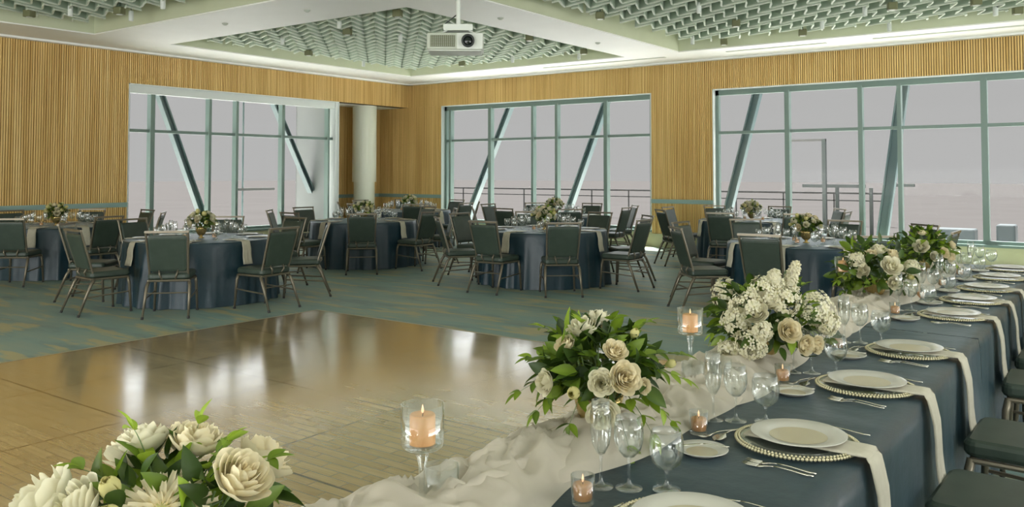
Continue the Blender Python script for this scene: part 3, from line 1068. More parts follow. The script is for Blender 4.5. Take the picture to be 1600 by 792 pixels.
def cutlery(kind):
    """laid along +X, handle end at +X"""
    n = {'fork': 'dinner_fork', 'knife': 'dinner_knife', 'spoon': 'dessert_spoon', 'butter': 'butter_knife'}[kind]
    L = {'fork': 0.20, 'knife': 0.23, 'spoon': 0.17, 'butter': 0.14}[kind]
    o = empty(n)
    o['category'] = {'fork': 'fork', 'knife': 'knife', 'spoon': 'spoon', 'butter': 'knife'}[kind]
    def zc(x):
        return 0.003 + 0.006 * math.sin(PI * min(max((x + L / 2) / L, 0), 1)) ** 2
    h = MB()
    pts = [-L * 0.05 + k * (L * 0.55) / 6 for k in range(7)]
    h.rings([[(x, -w, zc(x)), (x, 0, zc(x) + 0.0022), (x, w, zc(x)), (x, 0, zc(x) - 0.0012)] for x, w in zip(pts, (0.0025, 0.003, 0.0035, 0.0045, 0.006, 0.007, 0.004))], True, True)
    h.build('handle', M['steel'], o, smooth=True)
    b = MB()
    if kind == 'fork':
        b.rings([[(x, -w, zc(x) - d), (x, 0, zc(x) + 0.001 - d), (x, w, zc(x) - d), (x, 0, zc(x) - 0.001 - d)] for x, w, d in ((-L * 0.05, 0.0025, 0), (-L * 0.16, 0.005, 0.001), (-L * 0.24, 0.011, 0.003), (-L * 0.29, 0.012, 0.002))], True, True)
        for k in range(4):
            y = -0.0100 + k * 0.0067
            b.tube([(-L * 0.28, y, zc(-L * 0.28) - 0.002), (-L * 0.40, y, zc(-L * 0.4)), (-L * 0.5, y * 0.9, 0.007)], [0.0019, 0.0016, 0.0008], 5)
        b.build('tines', M['steel'], o, smooth=True)
    elif kind == 'spoon':
        rings = []
        for k in range(9):
            t = k / 8
            x = -L * 0.05 - L * 0.45 * t
            w = 0.003 + 0.017 * math.sin(PI * min(1, max(0, (t - 0.2) / 0.8))) ** 0.7 if t > 0.2 else 0.003
            rings.append([(x, -w, zc(x) + 0.001), (x, 0, zc(x) - w * 0.22), (x, w, zc(x) + 0.001), (x, 0, zc(x) - w * 0.22 - 0.0012)])
        b.rings(rings, True, True)
        b.build('spoon_bowl', M['steel'], o, smooth=True)
    else:
        rings = []
        for t, w in ((0, 0.0035), (0.15, 0.008), (0.5, 0.010), (0.85, 0.009), (1, 0.002)):
            x = -L * 0.05 - L * 0.45 * t
            rings.append([(x, -w, zc(x)), (x, 0, zc(x) + 0.001), (x, w * 0.6, zc(x)), (x, 0, zc(x) - 0.001)])
        b.rings(rings, True, True)
        b.build('blade', M['steel'], o, smooth=True)
    return o


FORK, KNIFE, SPOON, BUTTER = (cutlery(k) for k in ('fork', 'knife', 'spoon', 'butter'))


def flame_mesh(z, s=1.0):
    return MB().lathe([(0.0008 * s, 0), (0.0035 * s, 0.004 * s), (0.0042 * s, 0.009 * s), (0.0022 * s, 0.018 * s), (0.0002 * s, 0.026 * s)], 8, (0, 0, z))


def votive():
    o = empty('votive_candle')
    o['category'] = 'candle'
    MB().lathe([(0, 0.0), (0.027, 0.0), (0.028, 0.003), (0.031, 0.072), (0.0295, 0.072), (0.0268, 0.012), (0, 0.010)], 24).build('glass_cup', M['glass'], o, smooth=True)
    MB().lathe([(0.0225, 0.012), (0.024, 0.014), (0.0255, 0.046), (0.024, 0.050), (0.0, 0.048)], 20).build('wax', M['wax'], o, smooth=True)
    MB().tube([(0, 0, 0.047), (0, 0, 0.055)], 0.0008, 5).build('wick', M['wick'], o)
    flame_mesh(0.054, 0.8).build('flame', M['flame'], o, smooth=True)
    return o


VO = votive()


def candlestick():
    """long-stemmed glass holder with a straight cup and a pillar candle"""
    o = empty('stemmed_candle_holder')
    o['category'] = 'candle holder'
    MB().lathe([(0, 0), (0.048, 0.001), (0.048, 0.005), (0.02, 0.010), (0.008, 0.022), (0.0065, 0.04), (0.008, 0.10), (0.0085, 0.155), (0.012, 0.163), (0.012, 0.170), (0.016, 0.178), (0.010, 0.188), (0.022, 0.194)], 24).build('stem', M['glass'], o, smooth=True)
    MB().lathe([(0, 0.193), (0.042, 0.194), (0.048, 0.199), (0.050, 0.21), (0.0505, 0.295), (0.0485, 0.295), (0.048, 0.212), (0.044, 0.204), (0, 0.202)], 32).build('cup', M['glass'], o, smooth=True)
    c = MB().lathe([(0.0, 0.2035), (0.0295, 0.2035), (0.030, 0.206), (0.030, 0.268), (0.028, 0.272), (0.022, 0.268), (0, 0.266)], 28).build('pillar_candle', M['wax'], o, smooth=True)
    MB().tube([(0, 0, 0.265), (0.001, 0, 0.275)], 0.001, 5).build('wick', M['wick'], c)
    flame_mesh(0.273, 0.8).build('flame', M['flame'], c, smooth=True)
    return o


CS = candlestick()
hur = empty('glass_tumbler')
hur['category'] = 'glass'
MB().lathe([(0, 0), (0.040, 0.0), (0.043, 0.003), (0.0435, 0.11), (0.0415, 0.11), (0.041, 0.008), (0, 0.007)], 28).build('tumbler_body', M['glass'], hur, smooth=True)

# ------------------------------------------------------------------ flowers
def frame_of(d):
    d = Vector(d).normalized()
    a = Vector((0, 0, 1)) if abs(d.z) < 0.95 else Vector((1, 0, 0))
    x = a.cross(d).normalized()
    return Matrix((x, d.cross(x), d)).transposed()


def rose_mesh(r, seed, openness=1.0):
    """layered spiral of cupped petals about +Z, base at origin"""
    rnd = random.Random(seed)
    mb = MB()
    layers = [(0.10, 3, 0.84, 0.0), (0.19, 3, 0.86, 0.02), (0.29, 4, 0.88, 0.04), (0.40, 4, 0.88, 0.06), (0.52, 5, 0.85, 0.10), (0.65, 5, 0.80, 0.16), (0.80, 6, 0.72, 0.24), (0.96, 6, 0.60, 0.36)]
    for li, (rr, n, hh, curl) in enumerate(layers):
        ph = rnd.random() * 6
        for k in range(n):
            a0 = ph + 2 * PI * k / n
            wd = (2 * PI / n) * 0.62
            jit = 1 + rnd.uniform(-0.07, 0.07)
            cl = curl * openness * rnd.uniform(0.7, 1.3)

            def fn(u, v, a0=a0, wd=wd, rr=rr, hh=hh, cl=cl, jit=jit, k=k):
                s = u * 2 - 1
                a = a0 + s * wd * (0.55 + 0.45 * math.sin(PI * min(v * 0.9 + 0.1, 1)))
                edge = 1 - 0.16 * abs(s) ** 2.5
                vv = v * edge
                rad = rr * (0.30 + 0.70 * math.sin(vv * PI / 2) ** 0.7) + cl * 0.45 * max(0, vv - 0.6) ** 1.2 + 0.02 * s * 1.0
                z = hh * vv * jit - cl * 0.55 * max(0, vv - 0.72) + 0.02 * math.sin(s * 5 + k)
                return (r * rad * math.cos(a), r * rad * math.sin(a), r * z * 1.15)
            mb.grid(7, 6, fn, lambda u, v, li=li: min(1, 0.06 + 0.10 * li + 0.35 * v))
    return mb


def bud_mesh(r, seed):
    mb = MB()
    rnd = random.Random(seed)
    for li, (rr, n) in enumerate(((0.35, 3), (0.5, 4), (0.62, 4))):
        for k in range(n):
            a0 = 2 * PI * k / n + li + rnd.random()

            def fn(u, v, a0=a0, rr=rr, n=n):
                s = u * 2 - 1
                a = a0 + s * 2.2 / n * 1.6
                rad = rr * math.sin(0.25 + v * 2.3) * 1.0
                return (r * rad * math.cos(a), r * rad * math.sin(a), r * 1.5 * v * (1 - 0.1 * s * s))
            mb.grid(5, 6, fn, lambda u, v: v)
    return mb


def mum_mesh(r, seed):
    mb = MB()
    rnd = random.Random(seed)
    for li, (r0, r1, n, tilt, lift) in enumerate(((0.12, 0.98, 19, 0.10, 0.0), (0.10, 0.88, 18, 0.30, 0.05), (0.08, 0.70, 15, 0.60, 0.09), (0.05, 0.48, 12, 0.95, 0.12), (0.02, 0.28, 9, 1.25, 0.14))):
        for k in range(n):
            a0 = 2 * PI * k / n + li * 0.4 + rnd.uniform(-0.05, 0.05)
            ll = rnd.uniform(0.93, 1.05)

            def fn(u, v, a0=a0, r0=r0, r1=r1, tilt=tilt, lift=lift, n=n, ll=ll):
                s = u * 2 - 1
                w = 2.6 / n * (0.35 + 0.65 * math.sin(PI * (0.1 + 0.82 * v)) ** 0.6) * (r1 * 0.5)
                d = r0 + (r1 * ll - r0) * v
                x = d * math.cos(tilt * (1 - 0.35 * v))
                z = lift + d * math.sin(tilt * (1 - 0.35 * v)) - 0.12 * v * v + 0.05 * s * s
                y = s * w
                return (r * (x * math.cos(a0) - y * math.sin(a0)), r * (x * math.sin(a0) + y * math.cos(a0)), r * z)
            mb.grid(4, 6, fn, lambda u, v, li=li: max(0, min(1, 0.15 + 0.8 * v - 0.06 * li)))
    return mb


def floret_cluster(pts, size, seed):
    """many small four-petalled florets facing outward at the given (position, direction) pairs"""
    mb = MB()
    rnd = random.Random(seed)
    for p, d in pts:
        F = frame_of(d)
        a0 = rnd.random() * 6
        s = size * rnd.uniform(0.75, 1.2)
        n = rnd.choice((4, 5))
        for k in range(n):
            a = a0 + 2 * PI * k / n
            w = PI / n * 0.85
            vs = []
            for rad, off, z in ((0.08, 0, 0.0), (0.6, -w, 0.12), (0.62, w, 0.12), (1.0, -w * 0.45, 0.04 + rnd.uniform(0, 0.2)), (1.0, w * 0.45, 0.04 + rnd.uniform(0, 0.2))):
                q = Vector((s * rad * math.cos(a + off), s * rad * math.sin(a + off), s * z))
                vs.append(Vector(p) + F @ q)
            mb.add(vs, [(0, 1, 2), (1, 3, 4, 2)], [0.1, 0.6, 0.6, 1.0, 1.0])
    return mb


def add_leaf(mb, base, d, up, L, W, tone, bend=0.3, rnd=random):
    d = Vector(d).normalized()
    up = Vector(up)
    side = d.cross(up)
    if side.length < 1e-3:
        side = d.cross(Vector((1, 0, 0.2)))
    side.normalize()
    nrm = side.cross(d).normalized()
    vs, tn = [], []
    cols = 7
    for i in range(cols):
        t = i / (cols - 1)
        w = W * (math.sin(PI * min(1, t * 0.97 + 0.03)) ** 0.75) * (1.15 - 0.45 * t)
        c = Vector(base) + d * (L * t) - nrm * (bend * L * t * t)
        for s in (-1, 0, 1):
            vs.append(c + side * (s * w / 2) + nrm * (abs(s) * w * 0.16))
            tn.append(max(0, min(1, tone + (0.08 if s == 0 else 0))))
    fs = []
    for i in range(cols - 1):
        for j in range(2):
            a = i * 3 + j
            fs.append((a, a + 3, a + 4, a + 1))
    mb.add(vs, fs, tn)


def sprig(mb, st, base, d, L, nl, leaf, rnd, tone, droop=0.25):
    """a curved twig with paired leaves and one at the tip"""
    d = Vector(d).normalized()
    pts = []
    for k in range(7):
        t = k / 6
        pts.append(Vector(base) + d * (L * t) + Vector((0, 0, -droop * L * t * t)))
    st.tube(pts, [0.0018 - 0.0002 * k for k in range(7)], 5)
    for k in range(nl):
        t = 0.25 + 0.7 * k / max(1, nl - 1)
        i = min(5, int(t * 6))
        p = pts[i].lerp(pts[i + 1], t * 6 - i)
        ax = (pts[i + 1] - pts[i]).normalized()
        sd = ax.cross(Vector((0, 0, 1))).normalized()
        for s in (-1, 1):
            dd = ax * 0.75 + sd * s * 0.9 + Vector((0, 0, rnd.uniform(-0.1, 0.4)))
            l = leaf * (1.05 - 0.4 * t) * rnd.uniform(0.85, 1.1)
            add_leaf(mb, p, dd, Vector((0, 0, 1)) + Vector((rnd.uniform(-.4, .4), rnd.uniform(-.4, .4), 0)), l, l * 0.5, min(1, tone + rnd.uniform(-0.18, 0.18)), rnd.uniform(0.1, 0.4))
    add_leaf(mb, pts[-1], (pts[-1] - pts[-2]), Vector((0, 0, 1)), leaf * 0.7, leaf * 0.34, tone, 0.2)


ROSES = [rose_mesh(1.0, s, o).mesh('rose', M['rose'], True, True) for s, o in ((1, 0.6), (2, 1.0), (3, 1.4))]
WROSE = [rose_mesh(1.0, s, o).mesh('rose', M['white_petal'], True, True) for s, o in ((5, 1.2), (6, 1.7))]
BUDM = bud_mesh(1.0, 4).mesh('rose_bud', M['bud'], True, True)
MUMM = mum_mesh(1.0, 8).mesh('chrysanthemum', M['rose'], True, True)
MUMC = MB().lathe([(0.30, 0.10), (0.26, 0.2), (0.16, 0.27), (0.0, 0.29)], 14).mesh('flower_centre', M['bud'], True, True)

VR, VU, VT = Vector((math.cos(CAM_YAW), math.sin(CAM_YAW), 0)), Vector((0, 0, 1)), Vector((math.sin(CAM_YAW), -math.cos(CAM_YAW), 0))


def vase_mesh(kind='bowl'):
    mb = MB()
    n = 48
    prof = [(0.0, 0.0), (0.040, 0.0), (0.042, 0.004), (0.020, 0.012), (0.014, 0.022), (0.022, 0.030), (0.045, 0.050), (0.062, 0.085), (0.070, 0.118), (0.075, 0.142), (0.072, 0.142), (0.066, 0.118)]
    rings = []
    for i, (r, z) in enumerate(prof):
        ring = []
        for k in range(n):
            a = 2 * PI * k / n
            fl = 1 + (0.035 * math.cos(12 * a) if i > 5 else 0)
            ring.append((r * fl * math.cos(a), r * fl * math.sin(a), z + (0.004 * math.cos(12 * a) if 9 <= i <= 10 else 0)))
        rings.append(ring)
    mb.rings(rings, True, False)
    return mb


VASE = vase_mesh().mesh('footed_vase', M['gold'], True)


def link(name, me, parent, loc=(0, 0, 0), rot=None, s=None):
    o = bpy.data.objects.new(name, me)
    COL.objects.link(o)
    o.parent = parent
    o.location = loc
    if rot is not None:
        o.rotation_mode = 'QUATERNION'
        o.rotation_quaternion = rot
    if s is not None:
        o.scale = (s, s, s)
    return o


def bouquet(loc, label, seed, rx, rz, cz, nleaf, leaf, blooms, sprigs=(), tone=(0.25, 0.95), clusters=None, group='floral centrepieces on the long table', vase_s=1.0, shell=(0.35, 0.92), bl=1.0, low=-0.65):
    """blooms: (kind, right, up, toward, radius) in bouquet units relative to its centre; kinds r w b m"""
    rnd = random.Random(seed)
    root = empty('flower_arrangement', loc)
    tag(root, label, 'flower arrangement', group)
    link('footed_vase', VASE, root, (0, 0, 0), None, vase_s)
    C = Vector((0, 0, cz))
    # stems reaching into the vase
    st = MB()
    for k in range(22):
        a = rnd.random() * 6.28
        q = Vector((math.cos(a), math.sin(a), 0)) * 0.04 * vase_s
        e = C + Vector((math.cos(a) * rx * 0.6, math.sin(a) * rx * 0.6, rnd.uniform(-0.2, 0.7) * rz))
        st.tube([Vector((0, 0, 0.03)) * vase_s + q * 0.3, Vector((0, 0, 0.12 * vase_s)) + q, e], 0.0022, 5)
    mb = MB()
    for k in range(nleaf):
        z = rnd.uniform(low, 1)
        a = rnd.random() * 2 * PI
        h = math.sqrt(max(0, 1 - z * z))
        n = Vector((h * math.cos(a), h * math.sin(a), z))
        sh = rnd.uniform(*shell)
        p = C + Vector((n.x * rx * sh, n.y * rx * sh, n.z * rz * sh))
        d = n + Vector((rnd.uniform(-.7, .7), rnd.uniform(-.7, .7), rnd.uniform(-.5, .6)))
        L = leaf * rnd.uniform(0.7, 1.2)
        t = rnd.uniform(*tone) * (0.62 + 0.38 * rnd.random())
        if rnd.random() < 0.35:
            t *= 0.4
        add_leaf(mb, p, d, n + Vector((rnd.uniform(-.5, .5), rnd.uniform(-.5, .5), 0.3)), L, L * rnd.uniform(0.42, 0.6), t, rnd.uniform(0.05, 0.45))
    for (r_, u_, t_, L, nl) in sprigs:
        d = VR * r_ + VU * u_ + VT * t_
        d = d.normalized()
        base = C + Vector((d.x * rx * 0.55, d.y * rx * 0.55, d.z * rz * 0.55))
        sprig(mb, st, base, d, L, nl, leaf * 0.95, rnd, rnd.uniform(0.55, 0.95))
    mb.build('foliage', M['leaf'], root, smooth=True, tone=True)
    for kind, r_, u_, t_, rad in blooms:
        d = (VR * r_ + VU * u_ + VT * t_) * bl
        p = C + Vector((d.x * rx, d.y * rx, d.z * rz))
        nrm = Vector((d.x / 1.0, d.y / 1.0, d.z + 0.25)).normalized()
        q = nrm.to_track_quat('Z', 'Y')
        base = p - nrm * rad * 0.6
        if kind == 'r':
            link('rose', rnd.choice(ROSES), root, base, q, rad)
        elif kind == 'w':
            link('rose', rnd.choice(WROSE), root, base, q, rad)
        elif kind == 'b':
            link('rose_bud', BUDM, root, base, q, rad)
        elif kind == 'm':
            o = link('chrysanthemum', MUMM, root, base, q, rad)
            link('flower_centre', MUMC, o)
        st.tube([base + nrm * rad * 0.1, base - nrm * rad * 0.8, C * 0.8 + base * 0.2], 0.0025, 5)
    if clusters:
        for (r_, u_, t_, rad, ln) in clusters:
            d = (VR * r_ + VU * u_ + VT * t_)
            p = C + Vector((d.x * rx, d.y * rx, d.z * rz))
            ax = Vector((d.x, d.y, d.z + 0.2)).normalized()
            pts = []
            for k in range(int(80 * (1 + ln / rad * 0.5))):
                n = Vector((rnd.gauss(0, 1), rnd.gauss(0, 1), rnd.gauss(0, 1))).normalized()
                h = rnd.random()
                q = p + ax * (ln * h) + n * rad * (1 - 0.55 * h if ln > 0 else 1) * rnd.uniform(0.75, 1)
                pts.append((q, n + ax * 0.3))
            floret_cluster(pts, 0.016, rnd.random()).build('floret_cluster', M['white_petal'], root, tone=True)
    st.build('stems', M['stem'], root)
    return root

# ------------------------------------------------------------------ round tables
def round_cloth(seed, R=0.914, h=0.762):
    rnd = random.Random(seed)
    nf = rnd.choice((19, 20, 21))
    ph = [rnd.random() * 6.28 for _ in range(5)]
    N = 176
    mb = MB()
    rings = []
    for r, z in ((0.02, h), (R * 0.5, h), (R * 0.9, h), (R - 0.012, h - 0.0005), (R - 0.003, h - 0.004), (R + 0.001, h - 0.012)):
        rings.append([(r * math.cos(2 * PI * k / N), r * math.sin(2 * PI * k / N), z) for k in range(N)])
    for i in range(1, 15):
        t = i / 14
        z = (h - 0.012) * (1 - t) + 0.004 * t
        ring = []
        for k in range(N):
            a = 2 * PI * k / N
            f = math.sin(nf * a + ph[0] + 0.9 * math.sin(2 * a + ph[1])) + 0.45 * math.sin(2.2 * nf * a + ph[2] + 0.6 * t)
            amp = 0.034 * t ** 0.8 * (0.7 + 0.4 * math.sin(3 * a + ph[3]))
            r = R + 0.050 * t + amp * f + (0.012 * math.sin(5 * a + ph[4]) * t * t)
            ring.append((r * math.cos(a), r * math.sin(a), z))
        rings.append(ring)
    mb.rings(list(reversed(rings)), False, True)
    return mb


TABLES = [
    ('T1', (-13.8, 6.55), 'round table by the left timber wall', 0),
    ('T2', (-9.65, 6.4), 'round table left of the dance floor', 1),
    ('T3', (-10.9, 10.45), 'round table before the pale column', 0),
    ('T3b', (-13.0, 13.85), 'farthest round table in the corner', 2),
    ('T4', (-7.0, 10.35), 'round table before the middle window', 1),
    ('T4b', (-9.1, 13.8), 'round table under the middle window', 2),
    ('T5', (-3.15, 10.25), 'round table behind the long table', 1),
    ('T5b', (-5.4, 14.5), 'round table under the right window', 2),
]
SIDES = {-45: 'near side', -90: 'near left', -135: 'left', 180: 'far left', 135: 'far side', 90: 'far right', 45: 'right', 0: 'near right'}
RT = {a: ('nearest', ) for a in SIDES}
rj = random.Random(77)
cloths = {}
for ti, (key, (tx, ty), tname, lvl) in enumerate(TABLES):
    cl = round_cloth(20 + ti).build('round_tablecloth', M['cloth'], smooth=True, loc=(tx, ty, 0))
    tag(cl, 'navy satin cloth covering the %s' % tname, 'tablecloth', 'navy cloths over the round tables')
    for ai, (deg, side) in enumerate(SIDES.items()):
        a = math.radians(deg)
        jr, ja, jt = rj.uniform(-0.05, 0.06), math.radians(rj.uniform(-3.0, 3.0)), math.radians(rj.uniform(-7, 7))
        # chair
        rr = 1.275 + jr
        px, py = tx + rr * math.cos(a + ja), ty + rr * math.sin(a + ja)
        if in_frame(px, py, 0.6, 30):
            place(CH, (px, py, 0), a + ja + PI / 2 + jt, 'green banquet chair at the %s of the %s' % (side, tname), 'banquet chairs around the round tables')
        zt = 0.7622
        # setting
        def at(r, off=0.0):
            return (tx + r * math.cos(a) - off * math.sin(a), ty + r * math.sin(a) + off * math.cos(a), zt)
        p = at(0.70)
        if not in_frame(p[0], p[1], 0.8, 5):
            continue
        place(DP, (p[0], p[1], zt + 0.001), a, 'ivory plate at the %s of the %s' % (side, tname), 'plates on the round tables')
        for pr_, off, r_, nm, gp in ((GO, -0.16, 0.53, 'clear water goblet', 'water goblets on the round tables'), (WG, -0.09, 0.44, 'clear wine glass', 'wine glasses on the round tables'), (FL, -0.02, 0.36, 'clear slim flute', 'flutes on the round tables')):
            q = at(r_ + rj.uniform(-0.02, 0.02), off + rj.uniform(-0.015, 0.015))
            place(pr_, (q[0], q[1], zt + 0.0005), 0, '%s at the %s of the %s' % (nm, side, tname), gp)
    for k, (r_, a_) in enumerate(((0.19, 0.4), (0.2, 2.6), (0.21, 4.5))):
        place(VO, (tx + r_ * math.cos(a_), ty + r_ * math.sin(a_), 0.7627), 0, 'peach votive candle %s on the %s' % (('beside the flowers', 'behind the flowers', 'before the flowers')[k], tname), 'votive candles on the round tables')

# napkins hanging over the round table edges
nap = napkin_mesh(0.27, 0.32).mesh('hanging_napkin', M['napkin'], True)
for key, (tx, ty), tname, lvl in TABLES:
    for deg, side in SIDES.items():
        a = math.radians(deg)
        if not in_frame(tx + 0.95 * math.cos(a), ty + 0.95 * math.sin(a), 0.6, 0):
            continue
        o = bpy.data.objects.new('cloth_napkin', nap)
        COL.objects.link(o)
        r0 = 0.914 - 0.32
        o.location = (tx + r0 * math.cos(a) - 0.0 * math.sin(a), ty + r0 * math.sin(a), 0.7625)
        o.rotation_euler = (0, 0, a)
        tag(o, 'ivory napkin hanging at the %s of the %s' % (side, tname), 'napkin', 'ivory napkins on the round tables')


# centrepieces of the round tables
def small_blooms(seed, n, rr):
    rnd = random.Random(seed)
    out = []
    for k in range(n):
        z = -0.25 + 1.2 * (k + 0.5) / n
        a = k * 2.4 + rnd.uniform(-0.3, 0.3)
        h = math.sqrt(max(0.05, 1 - z * z))
        out.append((rnd.choice('wwrwb'), h * math.cos(a), z, h * math.sin(a), rr * rnd.uniform(0.7, 1.15)))
    return out


sp = [(math.cos(k * 0.9), 0.3 + 0.5 * ((k * 7) % 3) / 2, math.sin(k * 0.9), 0.10, 2) for k in range(7)]
for k, (key, (tx, ty), tname, lvl) in enumerate(TABLES):
    tall = 0.0
    bouquet((tx, ty, 0.7625), 'ivory rose bouquet in a gold vase on the %s' % tname, 40 + k, 0.17, 0.135, 0.21, 200, 0.055, small_blooms(50 + k, 20, 0.045), sp, group='rose centrepieces on the round tables', tone=(0.35, 1.0))

# ------------------------------------------------------------------ the long table
TX0, TX1, TZ = -1.575, -0.640, 0.762


def long_cloth(y0, y1, seed):
    mb = MB()
    rnd = random.Random(seed)
    ph = [rnd.random() * 6 for _ in range(6)]
    L = y1 - y0
    prof = []          # (side, x, drop fraction)
    for i in range(11, 0, -1):
        prof.append((-1, i / 11))
    for i in range(13):
        prof.append((0, i / 12))
    for i in range(1, 15):
        prof.append((1, i / 14))

    def fn(u, v):
        y = y0 + L * u
        i = v * (len(prof) - 1)
        k = int(round(i))
        s, t = prof[k]
        if s == 0:
            x = TX0 + (TX1 - TX0) * t
            z = TZ - (0.004 if k in (11, 23) else 0)
            wr = 0.0014 * math.sin(y * 13 + x * 5 + ph[0] + 2 * math.sin(x * 6 + y)) * (1 if 12 < k < 22 else 0)
            return (x, y, z + wr)
        f = math.sin(y * 17 + ph[1] + 1.3 * math.sin(y * 3.1 + ph[2])) + 0.5 * math.sin(y * 41 + ph[3] + t)
        endy = min(u, 1 - u) * L
        amp = 0.030 * t ** 0.9 * (0.6 + 0.5 * math.sin(y * 2.3 + ph[4])) * min(1, endy / 0.06)
        out = 0.008 + 0.030 * t * (1 - 0.55 * (1 if s > 0 else 0)) + amp * f
        z = (TZ - 0.010) * (1 - t) + 0.004 * t
        edge = TX1 if s > 0 else TX0
        return (edge + s * out, y, z)
    mb.grid(int(L * 34), len(prof), fn)
    # closing folds at the two ends
    for yy, sg in ((y0, -1), (y1, 1)):
        def fe(u, v, yy=yy, sg=sg):
            x = TX0 + (TX1 - TX0) * u
            f = math.sin(x * 16 + ph[5])
            return (x, yy - sg * 0.004 + sg * 0.0 * f, (TZ - 0.002) * (1 - v) + 0.004 * v)
        mb.grid(14, 6, fe)
    return mb


tag(long_cloth(0.35, 4.86, 3).build('long_tablecloth', M['cloth_top'], smooth=True), 'slate satin cloth over the nearer half of the long table', 'tablecloth', 'satin cloths over the long table')
tag(long_cloth(4.87, 8.75, 4).build('long_tablecloth', M['cloth_top'], smooth=True), 'slate satin cloth over the far half of the long table', 'tablecloth', 'satin cloths over the long table')

# sheer runner heaped along its left edge
def runner(seed, lift):
    mb = MB()
    y0, y1 = 0.35, 8.3

    def fn(u, v):
        y = y0 + (y1 - y0) * u
        t = v * 2 - 1
        cx_ = -1.375 + 0.02 * math.sin(y * 2.1 + seed)
        w = 0.185 + 0.035 * math.sin(y * 3.7 + seed * 2) + 0.020 * math.sin(y * 8.3 + seed)
        x = cx_ + w * t
        env = max(0, 1 - abs(t) ** 3.0)
        warp = 0.25 * math.sin(y * 2.7 + seed)
        n1 = noise.noise(Vector((x * 5.5 + warp, y * 3.2 + seed * 3, seed)))
        n2 = noise.noise(Vector((x * 13 + 0.8 * n1, y * 6.5 + seed, 4 + seed)))
        n3 = math.sin((x * 30 + y * 9 + 5.0 * n1 + seed))
        n4 = 1 - abs(noise.noise(Vector((x * 9 + 2.0 * n1, y * 4.5 + 0.9 * n2, 9 + seed)))) * 2.2
        hgt = 0.012 + 0.045 * (0.5 + n1) + 0.035 * abs(n2) + 0.006 * n3 + 0.034 * max(0, n4) ** 2
        z = TZ + 0.004 + lift + env * max(0.004, hgt)
        if t < -0.8 and x < TX0 - 0.01:
            z -= (TX0 - 0.01 - x) * 1.6
        return (x, y, z)
    mb.grid(620, 46, fn)
    return mb


ru = empty('sheer_table_runner', (0, 0, 0))
tag(ru, 'sheer ivory chiffon runner bunched along the left side of the long table', 'table runner')
runner(1.0, 0.0).build('lower_layer', M['chiffon'], ru, smooth=True)
runner(2.3, 0.012).build('upper_layer', M['chiffon'], ru, smooth=True)

# place settings, nearest first
SY = [1.86, 2.64, 3.48, 4.26, 5.46, 6.17, 6.85, 7.62, 8.35]
ORD = ['nearest', 'second', 'third', 'fourth', 'fifth', 'sixth', 'seventh', 'eighth', 'farthest']
nap_long = napkin_mesh(0.40, 0.36, 0.13).mesh('long_napkin', M['napkin'], True)
rs = random.Random(5)
PX = -0.848
for k, (y, od) in enumerate(zip(SY, ORD)):
    who = 'at the %s place along the long table' % od
    z0 = TZ + 0.001
    place(ch, (PX, y, z0), 0, 'clear glass charger with beaded rim %s' % who, 'beaded chargers on the long table')
    o = bpy.data.objects.new('cloth_napkin', nap_long)
    COL.objects.link(o)
    o.location = (TX1 - 0.355, y + 0.0, z0 + 0.013)
    o.rotation_euler = (0, math.radians(0), math.radians(rs.uniform(-2, 2)))
    tag(o, 'folded ivory napkin hanging over the edge %s' % who, 'napkin', 'long napkins on the long table')
    place(DP, (PX + 0.005, y, z0 + 0.023), 0, 'ivory dinner plate on a beaded charger %s' % who, 'dinner plates on the long table')
    place(BP_, (-1.050, y - 0.25, z0), 0, 'small ivory bread plate %s' % who, 'bread plates on the long table')
    place(BUTTER, (-1.045, y - 0.235, z0 + 0.0165), math.radians(22 + rs.uniform(-6, 6)), 'butter knife resting on the bread plate %s' % who, 'butter knives on the long table')
    for j in (0, 1):
        place(FORK, (-0.82 + 0.0 * j, y - 0.232 - 0.028 * j, z0), math.radians(rs.uniform(-5, 3)), '%s steel fork left of the plate %s' % (('inner', 'outer')[j], who), 'forks on the long table')
    place(KNIFE, (-0.80, y + 0.222, z0), math.radians(rs.uniform(-3, 3)), 'steel dinner knife right of the plate %s' % who, 'dinner knives on the long table')
    place(SPOON, (-1.055, y - 0.035, z0), math.radians(90 + rs.uniform(-14, 0)), 'dessert spoon above the plate %s' % who, 'dessert spoons on the long table')
    f2 = place(FORK, (-1.085, y - 0.045, z0), math.radians(76 + rs.uniform(-12, 6)), 'dessert fork above the plate %s' % who, 'dessert forks on the long table', scale=0.8)
    dy = 0.0 if k else 0.03
    place(FL, (-1.155, y + 0.085 + dy, z0), 0, 'tall clear champagne flute %s' % who, 'flutes on the long table')
    place(WG, (-1.090, y + 0.120 + dy, z0), 0, 'clear wine glass %s' % who, 'wine glasses on the long table')
    place(GO, (-1.005, y + 0.170 + dy, z0), 0, 'clear round water goblet %s' % who, 'water goblets on the long table')
for k, y in enumerate((1.86, 2.56, 3.37, 4.15, 5.36, 6.1, 6.9, 7.7)):
    place(VO, (-1.135, y - (0.0 if k != 0 else 0.01), TZ + 0.002), 0, 'lit peach votive in a glass cup beside the %s place of the long table' % ORD[k], 'votives along the long table')
for k, (x, y, w1) in enumerate(((-1.34, 1.475, 'nearest, before the first bouquets'), (-1.42, 3.13, 'between the second and third bouquets'), (-1.49, 5.60, 'left of the fourth bouquet'))):
    place(CS, (x, y, TZ + 0.006), 0, 'tall stemmed glass holder with peach pillar candle, %s' % w1, 'stemmed candle holders on the long table')
for k, (x, y, w1) in enumerate(((-1.39, 1.60, 'behind the nearest stemmed candle holder'), (-1.36, 3.02, 'beside the middle stemmed candle holder'), (-1.30, 3.14, 'right of the middle stemmed candle holder'), (-1.44, 4.9, 'before the farthest stemmed candle holder'))):
    place(hur, (x, y, TZ + 0.006), 0, 'straight clear glass tumbler %s' % w1, 'clear tumblers on the runner')

